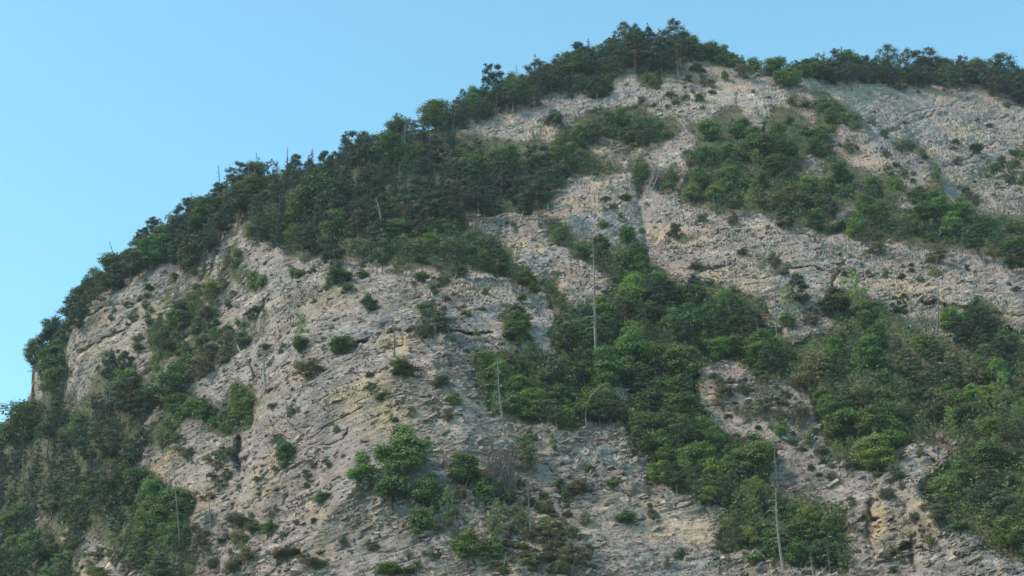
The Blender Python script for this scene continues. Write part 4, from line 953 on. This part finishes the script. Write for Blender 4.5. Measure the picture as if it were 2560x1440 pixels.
 ('spruce', 988, 372, 40, 96, 0, 'pointed spruce sticking up over the forest edge'), ('spruce', 1012, 365, 34, 78, 0, 'smaller spruce right of the pointed one'), ('spruce', 856, 412, 46, 88, 0, 'bushy spruce high on the forest skyline'), ('spruce', 775, 440, 34, 70, 0, 'small spruce on the forest skyline'), ('spruce', 640, 462, 34, 72, 0, 'dark spruce at the left end of the forest skyline'),
 ('broad', 1092, 330, 84, 84, 1, 'large round tree on the forest skyline'), ('pine', 595, 500, 60, 96, 0, 'round dark pine at the top of the left crest'), ('pine', 458, 585, 60, 96, 0, 'spreading pine halfway up the left crest'), ('pine', 350, 648, 50, 82, 0, 'ragged pine on the lower left crest'),
 ('pine', 2090, 200, 64, 88, 0, 'tall double-topped pine on the right crest'), ('spruce', 2112, 200, 34, 90, 0, 'narrow dark conifer on the right crest'), ('pine', 2226, 208, 62, 108, 0, 'tallest pine on the right crest'), ('pine', 2318, 212, 84, 94, 0, 'wide loose pine on the right crest'), ('spruce', 2376, 214, 30, 76, 0, 'thin conifer on the right crest'), ('pine', 2510, 228, 84, 104, 0, 'big pine at the right end of the crest'),
 ('slender', 1905, 192, 34, 46, 4, 'thin bluish sapling right of the summit shoulder'), ('broad', 1935, 192, 50, 48, 1, 'small round tree in the crest dip'), ('slender', 1962, 196, 36, 56, 0, 'upright sapling in the crest dip'), ('shrub', 2010, 196, 50, 34, 0, 'low dark bush right of the crest dip'), ('shrub', 2042, 198, 56, 40, 0, 'rounded dark bush left of the right crest'), ('broad', 2066, 202, 48, 48, 0, 'small dark tree where the right crest begins'), ('shrub', 1885, 182, 40, 40, 4, 'greyish bush at the foot of the summit shoulder'), ('broad', 1972, 226, 68, 60, 1, 'round tree overhanging the lip of the far wall'),
 ('shrub', 2110, 585, 46, 30, 0, 'dark low bush on the rocky saddle of the east slope'),
]
for kind, x, by, wp, hp, tone, lab in SINGLES:
    r_, s_ = put(kind, x, by, wp, hp, tone)
    r_['label'] = lab; PLACED.append((x, by-hp*.5, wp, hp))

# ------------------------------------------------------------------ the woods: every tree its own object
prng = np.random.default_rng(42)
allsky = lambda x: float(sky_y(x))
PLOT = []
okm = cov_f > .5
for r_ in REG+SCAT:
    pts = np.argwhere(r_['mask'] if not r_.get('sc') else inpoly(r_['P'], GX, GY)); ks = list(r_['kinds']); kw = np.array([r_['kinds'][k] for k in ks], float); kw /= kw.sum()
    acc = []; gap = {'lower_east': .22, 'east_wood': .16, 'thicket': .2, 'gully_mouth': .2, 'bank': .12, 'west_forest': .0, 'west_foot': .1, 'lower_forest': .1, 'gully_strip': .15, 'foot_wood': .15}.get(r_['name'], 0)
    cand = prng.integers(0, len(pts), 1600 if len(pts) > 3000 else 600)
    for ci in cand:
        j, i = pts[ci]; cx = MX0+i*RST+prng.uniform(-2, 2); cy = MY0+j*RST+prng.uniform(-2, 2)
        k = ks[prng.choice(len(ks), p=kw)]
        h = prng.uniform(*r_['hr'])*prng.choice([.72, .9, 1.0, 1.12])
        if k == 'juniper': h *= .55 if not r_.get('sc') else .8
        if k == 'spruce': h *= 1.15
        if k == 'broad': h *= .88
        wd = h*{'slender': .55, 'pine': .62, 'spruce': .42, 'broad': 1.0, 'juniper': 1.3, 'shrub': 1.1, 'airy': 1.25}[k]*prng.uniform(.85, 1.15)
        by = cy+h*.5
        ch = h*.5 if k != 'pine' else h*.4
        ccy = cy if k != 'pine' else cy-h*.12
        a = np.arange(12)/12*6.283
        ex = cx+np.cos(a)*wd*.45; ey = ccy+np.sin(a)*ch*.92
        if r_.get('sc'):
            if msample(okm, ex, ey).mean() > .3: continue
            if float(vnoise(np.array([cx/70.]), np.array([cy/45.]), np.array([.5]), 401)[0]) < (prng.uniform(.14, .6) if r_['name'] not in ('sc_ribs', 'sc_lowleft', 'sc_knob') else prng.uniform(-.4, .3)) + (.2 if r_['name'] == 'sc_wall' else 0): continue
            h *= prng.choice([.6, .8, 1.0, 1.5])
        elif msample(okm, ex, ey).mean() < (.62 if 'crest' in r_['name'] or r_['name'] == 'summit' else .84): continue
        if cx < -70 or cx > 2650: continue
        if by > 1500+h*.4: continue
        sk = allsky(cx)
        if by < sk+1:
            by = sk+1
        if gap and float(vnoise(np.array([cx/42.]), np.array([by/34.]), np.array([.5]), 402)[0]) > .62-gap*1.6: continue
        q = .72*r_['sp']/math.sqrt(r_['dens'])
        bad = False
        for (ax_, ay_, aw, ah, own) in acc:
            dx = (cx-ax_)/((wd+aw)*.5); dy = (by-ay_)/((h+ah)*.5*.62)
            if dx*dx+dy*dy < q*q: bad = True; break
        if bad: continue
        acc.append((cx, by, wd, h, k))
    for (cx, by, wd, h, k) in acc: PLOT.append((r_, cx, by, wd, h, k, int(prng.choice(r_['tones'] or [1]))))
# the largest 300 of a kind are things of their own; the few smallest beyond that are left to the undergrowth
for nm_, place_, xa, xb, n_, hlo, hhi in (('rim_east', 'along the brow of the right crest', 1985, 2580, 26, 24, 44), ('rim_mid', 'along the brow left of the summit', 1180, 1520, 13, 24, 42), ('rim_top', 'along the brow of the summit', 1530, 1880, 11, 18, 34), ('rim_west', 'along the brow of the left crest', 190, 560, 14, 22, 40)):
    fr_ = dict(name=nm_, place=place_)
    for q in range(n_):
        x_ = xa+(xb-xa)*(q+prng.uniform(0, .9))/n_; h_ = prng.uniform(hlo, hhi)
        PLOT.append((fr_, x_, sky_y(x_)+prng.uniform(4, 14), h_*prng.uniform(1.1, 1.8), h_, 'shrub' if q % 3 else 'airy', int(prng.choice([0, 0, 1, 3]))))
byk = {}
for p in PLOT: byk.setdefault(p[5], []).append(p)
keep = []
for k, L in byk.items():
    have = sum(1 for s in SINGLES if s[0] == k)
    L.sort(key=lambda p: -p[4]); keep += L[:300-have]
    byk[k] = L[300-have:]
ORD = ['first', 'second', 'third', 'fourth', 'fifth', 'sixth', 'seventh', 'eighth', 'ninth', 'tenth', 'eleventh', 'twelfth', 'thirteenth', 'fourteenth', 'fifteenth', 'sixteenth', 'seventeenth', 'eighteenth', 'nineteenth', 'twentieth']
groups = {}
for p in keep: groups.setdefault((p[0]['name'], p[5]), []).append(p)
for (rn, k), L in groups.items():
    place = L[0][0]['place']; X = np.array([p[1] for p in L]); Yb = np.array([p[2] for p in L]); H = np.array([p[4] for p in L])
    n = len(L); hq = np.quantile(H, [.34, .67]); 
    # rows by height above the wood's own lower edge
    yq = np.quantile(Yb, [.34, .67]) if n > 8 else None
    key = {}
    for i, p in enumerate(L):
        sz = '' if n < 4 else ('low' if H[i] < hq[0] else 'tall' if H[i] > hq[1] else 'mid-sized')
        row = '' if yq is None else ('upper' if Yb[i] < yq[0] else 'lower' if Yb[i] > yq[1] else 'middle')
        key.setdefault((sz, TONE[p[6]][0], row), []).append(i)
    for (sz, tn, row), I in key.items():
        I.sort(key=lambda i: X[i])
        for q, i in enumerate(I):
            p = L[i]; parts = ' '.join(x for x in (sz, tn, NOUN[k]) if x)
            if len(I) == 1: o_ = ''
            elif q == len(I)-1 and len(I) > 1: o_ = 'rightmost '
            elif q == 0: o_ = 'leftmost '
            else: o_ = ORD[min(q, 19)]+' '
            lab = o_+parts+((', '+row+' row,') if row else '')+' '+place
            root, s_ = put(k, p[1], p[2], p[3], p[4], p[6])
            root['label'] = lab; root['group'] = NOUN[k]+'s '+place
        
# beyond 300 of a kind: joined small trees
def joined(kind, L):
    if not L: return
    a, b, ln, wn = PROTO[kind][0]
    va = np.empty(len(a.vertices)*3, np.float32); a.vertices.foreach_get('co', va); va = va.reshape(-1, 3)
    nf = len(va)//4; V = []
    rng = np.random.default_rng(3)
    for p in L:
        q, s = foot(p[1], p[2]); W = p[3]*s/F; H = p[4]*s/F/.9
        sel = rng.choice(nf, min(nf, 450), replace=False); vv = va.reshape(-1, 4, 3)[sel].copy()
        c = vv.mean(1, keepdims=True); vv = (vv-c)*2.3+c; vv = vv.reshape(-1, 3)
        an = rng.uniform(0, 6.28); x = vv[:, 0]*math.cos(an)-vv[:, 1]*math.sin(an); y = vv[:, 0]*math.sin(an)+vv[:, 1]*math.cos(an)
        V.append(np.stack([x*W, y*W, vv[:, 2]*H], 1)+q)
    V = np.vstack(V)
    o = bpy.data.objects.new('small_'+NAMES[kind]+'_mass', mesh_np('mass', V, np.arange(len(V)).reshape(-1, 4), [a.materials[0]])); COL.objects.link(o); o['kind'] = 'stuff'
    o['label'] = 'smaller crowns of the same wood filling the gaps'
for k, L in byk.items(): joined(k, L)

# ------------------------------------------------------------------ dead trees, poles and fallen wood: (foot x, y) -> (top x, y)
def stick(kind, x0, y0, x1, y1, girth, label, name='dead_tree', grey=1.0, cat='dead tree', vi=0, ds=0.0):
    A, s = foot(x0, y0); A = Vector(A); s1 = s+ds
    B = Vector(pos(x1, y1, s1)); d = B-A; L = d.length
    tr, brs, tw = DEADP[kind][vi % len(DEADP[kind])]
    root = bpy.data.objects.new(name, None); root.empty_display_size = .1; COL.objects.link(root)
    q = Vector((0, 0, 1)).rotation_difference(d.normalized())
    root.rotation_mode = 'QUATERNION'; root.rotation_quaternion = q @ Matrix.Rotation(vi*1.3+.4, 4, 'Z').to_quaternion()
    root.location = A-d.normalized()*.02*L
    wpx = girth*s/F/.0115*.38
    root.scale = (wpx, wpx, L)
    o = bpy.data.objects.new('trunk', tr); COL.objects.link(o); o.parent = root; o.color = (grey, grey, grey, 1)
    # limbs keep their reach although the stem is thin
    k_ = min(6.0, max(1.0, L/wpx*(.75 if kind != 3 else .9))) if kind else min(3.5, max(1.0, L/wpx*.6))
    for me in brs[:9 if name == 'dead_tree' else 3]+([tw] if tw else []):
        o = bpy.data.objects.new('twigs' if me is tw else 'branch', me); COL.objects.link(o); o.parent = root
        o.color = (grey*.85, grey*.85, grey*.85, 1); o.scale = (k_, k_, 1)
        if me is tw: o['kind'] = 'stuff'
    tag(root, label, cat)
D = [
 (1, 1490, 915, 1480, 605, 10, 'tallest bare grey pole standing at the left side of the gully', 1.0),
 (1, 1262, 1092, 1244, 893, 9, 'bare grey pole leaning in the leafy thicket', 1.0),
 (0, 985, 892, 981, 790, 7, 'short grey stump standing on the dome ledge', .75),
 (3, 1466, 1064, 1508, 960, 5, 'thin curved pale stem at the gully mouth', 1.1),
 (3, 632, 945, 606, 855, 10, 'white forked dead tree at the left dome edge', 1.2),
 (0, 661, 955, 655, 848, 8, 'straight white dead pole beside the forked dead tree', 1.2),
 (0, 450, 1392, 435, 1170, 7, 'long grey pole at the edge of the lower left wood', .9),
 (2, 528, 1338, 522, 1225, 6, 'taller of two pale bare poles at the lower left', 1.1),
 (2, 504, 1348, 501, 1275, 5, 'shorter of two pale bare poles at the lower left', 1.0),
 (0, 1325, 1360, 1316, 1188, 7, 'grey snag leaning on the middle of the lower slope', .8),
 (2, 1958, 1428, 1942, 1215, 11, 'big dead conifer with drooping bare limbs at the bottom', 1.1),
 (1, 1944, 1225, 1933, 1065, 5, 'thin dead top rising behind the big dead conifer', .85),
 (1, 2033, 1442, 2026, 1380, 6, 'short pale stump pole at the bottom of the low wood', 1.1),
 (1, 2072, 1442, 2063, 1362, 6, 'reddish broken pole beside the short pale stump', .75),
 (0, 1737, 772, 1724, 722, 7, 'bare orange pine stem at the gully head', .9),
 (1, 1943, 872, 1938, 672, 5, 'slim dead conifer before the pale east cliff', .85),
 (1, 2342, 832, 2341, 640, 6, 'tall dead conifer with short twigs before the east cliff', .8),
 (3, 2340, 815, 2322, 765, 4, 'pale side limb leaning on the tall dead conifer', 1.0),
 (0, 2255, 882, 2265, 815, 4, 'thin leaning stick below the lone dark pine', .9),
 (0, 2050, 895, 2052, 860, 4, 'short stub in the scrub under the east cliff', .8),
 (1, 957, 608, 937, 492, 8, 'pale dead tree with broken top in the mixed wood', 1.1),
 (2, 987, 582, 979, 540, 6, 'grey dead tree with drooping twigs beside the pale one', .8),
 (1, 704, 553, 688, 498, 7, 'leaning grey dead tree at the forest edge', .9),
 (0, 620, 528, 566, 487, 6, 'fallen pale trunk propped above the left pinnacle', 1.2),
 (0, 768, 532, 766, 500, 5, 'short white trunk in the left part of the forest', 1.2),
 (2, 852, 516, 803, 466, 7, 'toppled grey tree with a fan of dead twigs', 1.0),
 (0, 1106, 486, 1095, 430, 6, 'white leaning trunk in the heart of the dark forest', 1.2),
 (0, 1072, 500, 1066, 476, 6, 'short pinkish trunk beside the white leaning one', 1.0),
 (0, 1197, 537, 1195, 464, 5, 'thin pale stem near the right forest margin', 1.0),
 (0, 1168, 541, 1163, 487, 6, 'grey stem left of the thin pale one', .8),
 (0, 1225, 536, 1222, 500, 5, 'brown stem right of the thin pale one', .6),
 (0, 1370, 524, 1369, 462, 5, 'white birch stem at the east margin of the forest', 1.2),
 (0, 1360, 500, 1361, 480, 3, 'thin second stem beside the white birch stem', 1.0),
 (0, 1000, 480, 997, 404, 4, 'slim grey stem high in the dark forest', .9),
 (0, 62, 1240, 57, 1118, 6, 'long grey stem in the far left forest', .8),
 (0, 109, 1238, 105, 1188, 6, 'left one of a pair of grey stems in the far left forest', .7),
 (0, 119, 1250, 116, 1196, 6, 'right one of a pair of grey stems in the far left forest', .7),
 (0, 167, 1202, 160, 1152, 5, 'short pale stem in the far left forest', .9),
 (0, 223, 1202, 221, 1160, 7, 'dark reddish stem in the far left forest', .5),
 (0, 173, 1116, 168, 1055, 5, 'dim grey stem high in the far left forest', .6),
 (0, 305, 1118, 299, 1072, 5, 'pale stem near the pinnacle foot', .8),
 (1, 270, 1045, 267, 985, 4, 'grey dead spike under the left wall', .8),
 (1, 332, 1040, 322, 985, 4, 'thin grey spike under the left wall scrub', .8),
 (1, 548, 475, 546, 412, 5, 'bare spiky conifer on the west crest', .6),
 (1, 641, 425, 640, 380, 4, 'thin dead treetop above the forest edge', .6),
 (1, 720, 410, 719, 366, 4, 'dead spire over the crest forest', .6),
 (0, 398, 628, 392, 570, 7, 'reddish bare trunk on the west crest', .65),
 (0, 410, 628, 409, 580, 4, 'thin bare trunk beside the reddish crest trunk', .7),
 (0, 94, 868, 88, 830, 5, 'pale dead stub on the west cliff edge', 1.1),
 (3, 2266, 200, 2252, 140, 4, 'white crooked dead tree on the east crest', 1.1),
 (1, 2486, 222, 2482, 180, 4, 'small white dead tree at the brow of the far wall', 1.1),
 (1, 1293, 210, 1290, 160, 4, 'pinkish dead pine on the crest west of the summit', .7),
 (1, 2412, 170, 2411, 128, 3, 'pale dead spire on the east crest', .8),
 (1, 480, 545, 478, 478, 4, 'slim dead spire behind the crest pines', .6),
 (1, 290, 650, 272, 600, 4, 'twiggy dead top on the lower west crest', .6),
 (3, 690, 1240, 704, 1190, 5, 'crooked grey root trunk on the left pale slope', .8),
 (3, 696, 1292, 684, 1238, 4, 'lower crooked grey trunk on the left pale slope', .8),
 (3, 995, 1260, 990, 1185, 3, 'pale forked limb in front of the central clump', 1.1),
 (0, 994, 1350, 993, 1270, 3, 'thin stem under the central clump', .8),
 (1, 2013, 1092, 2010, 1050, 5, 'grey dead brush tree above the pale rocks', .7),
 (3, 1728, 1018, 1740, 985, 4, 'bent pale stem at the right of the gully', 1.1),
 (0, 2176, 1332, 2175, 1290, 3, 'grey stick before the orange streak', .9),
 (0, 2013, 1210, 2014, 1180, 4, 'short pale stick on the rocks', 1.1),
 (0, 1783, 1246, 1777, 1210, 4, 'white forked stick at the lower bank', 1.1),
 (0, 1866, 1215, 1864, 1180, 3, 'thin pale stem in the wooded bank', 1.0),
 (0, 522, 850, 516, 800, 4, 'thin pale trunk on the left buttress', .9),
 (0, 477, 660, 470, 625, 4, 'bare stem under the west crest trees', .9),
 (0, 213, 1020, 205, 985, 3, 'small dead stem on the left wall foot', .8),
]
for i, (k, x0, y0, x1, y1, g, lab, gr) in enumerate(D):
    stick(k, x0, y0, x1, y1, g, lab, grey=gr, vi=i)
drg = np.random.default_rng(77)
for rn, phrase, n_, lo, hi in (('upper_forest', 'in the dense dark forest', 20, 40, 80), ('west_forest', 'in the shady far left forest', 13, 45, 90), ('lower_forest', 'in the wood above the dome', 6, 36, 60), ('gully', 'in the deep green gully', 5, 45, 90),
                               ('lower_east', 'in the sprawling lower right wood', 9, 40, 70), ('west_foot', 'in the lower left bushes', 4, 50, 90), ('east_wood', 'in the upper right wood', 4, 30, 50), ('bank', 'on the bank below the gully', 3, 50, 80), ('west_streak', 'on the grassy left streak', 3, 34, 50)):
    pts = np.argwhere([r for r in REG if r['name'] == rn][0]['mask']); pk = pts[drg.integers(0, len(pts), n_)]
    L_ = sorted([(MX0+i*RST, MY0+j*RST) for j, i in pk])
    for q, (x_, y_) in enumerate(L_):
        y_ = max(y_, float(sky_y(x_))+25); h_ = drg.uniform(lo, hi)
        stick(int(drg.choice([0, 0, 1, 3])), x_, y_, x_+drg.normal()*h_*.2, y_-h_, drg.uniform(3, 4.8), ORD[q]+' thin bare trunk from the left '+phrase, grey=drg.uniform(.75, 1.25), vi=q)
LOGS = [
 (1441, 1162, 1465, 1122, 6, 'fallen pale log above the scree'), (1391, 1190, 1400, 1154, 4, 'thin log left of the fallen pale one'), (1330, 1270, 1352, 1222, 6, 'log resting against the leaning snag'),
 (1167, 1250, 1182, 1224, 4, 'pale log by the upright dark shrub'), (1075, 1190, 1085, 1160, 4, 'stick right of the central clump'), (1377, 1108, 1394, 1083, 4, 'brown log under the gully mouth'),
 (1401, 1112, 1413, 1090, 4, 'second brown log under the gully mouth'), (1367, 1076, 1371, 1050, 4, 'upright pale stick at the gully mouth'), (1253, 1440, 1266, 1380, 6, 'long pale log at the bottom of the slope'),
 (1361, 833, 1352, 798, 8, 'white barkless trunk at the dome shoulder'), (1989, 1130, 2002, 1108, 4, 'slanting pale log on the brown soil'), (974, 1418, 1012, 1385, 6, 'topmost log of the dead wood pile'),
 (985, 1420, 1000, 1370, 4, 'upright stick of the dead wood pile'), (955, 1412, 1005, 1404, 4, 'flat log of the dead wood pile'), (947, 1393, 1015, 1338, 3, 'long thin stick leading to the dead wood pile'),
 (1619, 470, 1646, 402, 6, 'washed-out grey root trunk in the notch'), (1626, 482, 1652, 420, 5, 'right-hand root trunk in the notch'), (1610, 465, 1634, 425, 4, 'short root limb in the notch'), (2045, 465, 2052, 425, 5, 'grey root trunk in the bare window of the east wood'),
 (1120, 1257, 1182, 1253, 3, 'flat pale log under the wide open-branched tree'), (1260, 1290, 1300, 1275, 3, 'log lying left of the leaning snag'),
 (1060, 1062, 1085, 1052, 3, 'small log left of the leafy thicket'), (1020, 730, 1045, 705, 3, 'dark stick on the upper dome'), (1212, 1060, 1230, 1048, 3, 'short log by the foot of the thicket pole')]
for i, (x0, y0, x1, y1, g, lab) in enumerate(LOGS):
    stick(0, x0, y0, x1, y1, g, lab, name='fallen_log', grey=.95, cat='log', vi=i, ds=.6)
# bare twiggy shrubs
for i, (x, by, wp, hp, g, lab) in enumerate([
 (1272, 1245, 120, 130, .9, 'large bare grey shrub fanning out on the pale slope'), (1235, 1232, 80, 110, .8, 'left half of the bare grey thicket on the pale slope'),
 (2008, 1075, 70, 60, .7, 'purplish dead brush above the pale rocks'), (1985, 1060, 60, 44, .7, 'low dead brush left of the purplish one'), (985, 565, 50, 50, .8, 'dead grey twigs in the mixed wood'),
 (1640, 470, 50, 70, .9, 'tangle of dead roots in the notch'), (700, 545, 44, 44, .8, 'dead twigs at the forest edge'), (835, 520, 44, 44, .9, 'dead crown twigs above the mixed wood'),
 (1075, 790, 60, 30, .7, 'brownish twiggy bush over the feathery ledge bush'), (2070, 1400, 40, 44, .8, 'grey twigs in the low wood'), (298, 1010, 50, 40, .6, 'dead grey crown in the far left forest'), (1020, 1400, 50, 26, .7, 'twigs over the dead wood pile')]):
    p, s = foot(x, by); o = bpy.data.objects.new('bare_shrub', BAREP[i % 3]); COL.objects.link(o)
    W = wp*s/F; H = hp*s/F/.9; o.location = p; o.scale = (W, W, H); o.rotation_euler = (0, 0, i*1.1); o.color = (g, g*.97, g*1.02, 1)
    tag(o, lab, 'shrub')
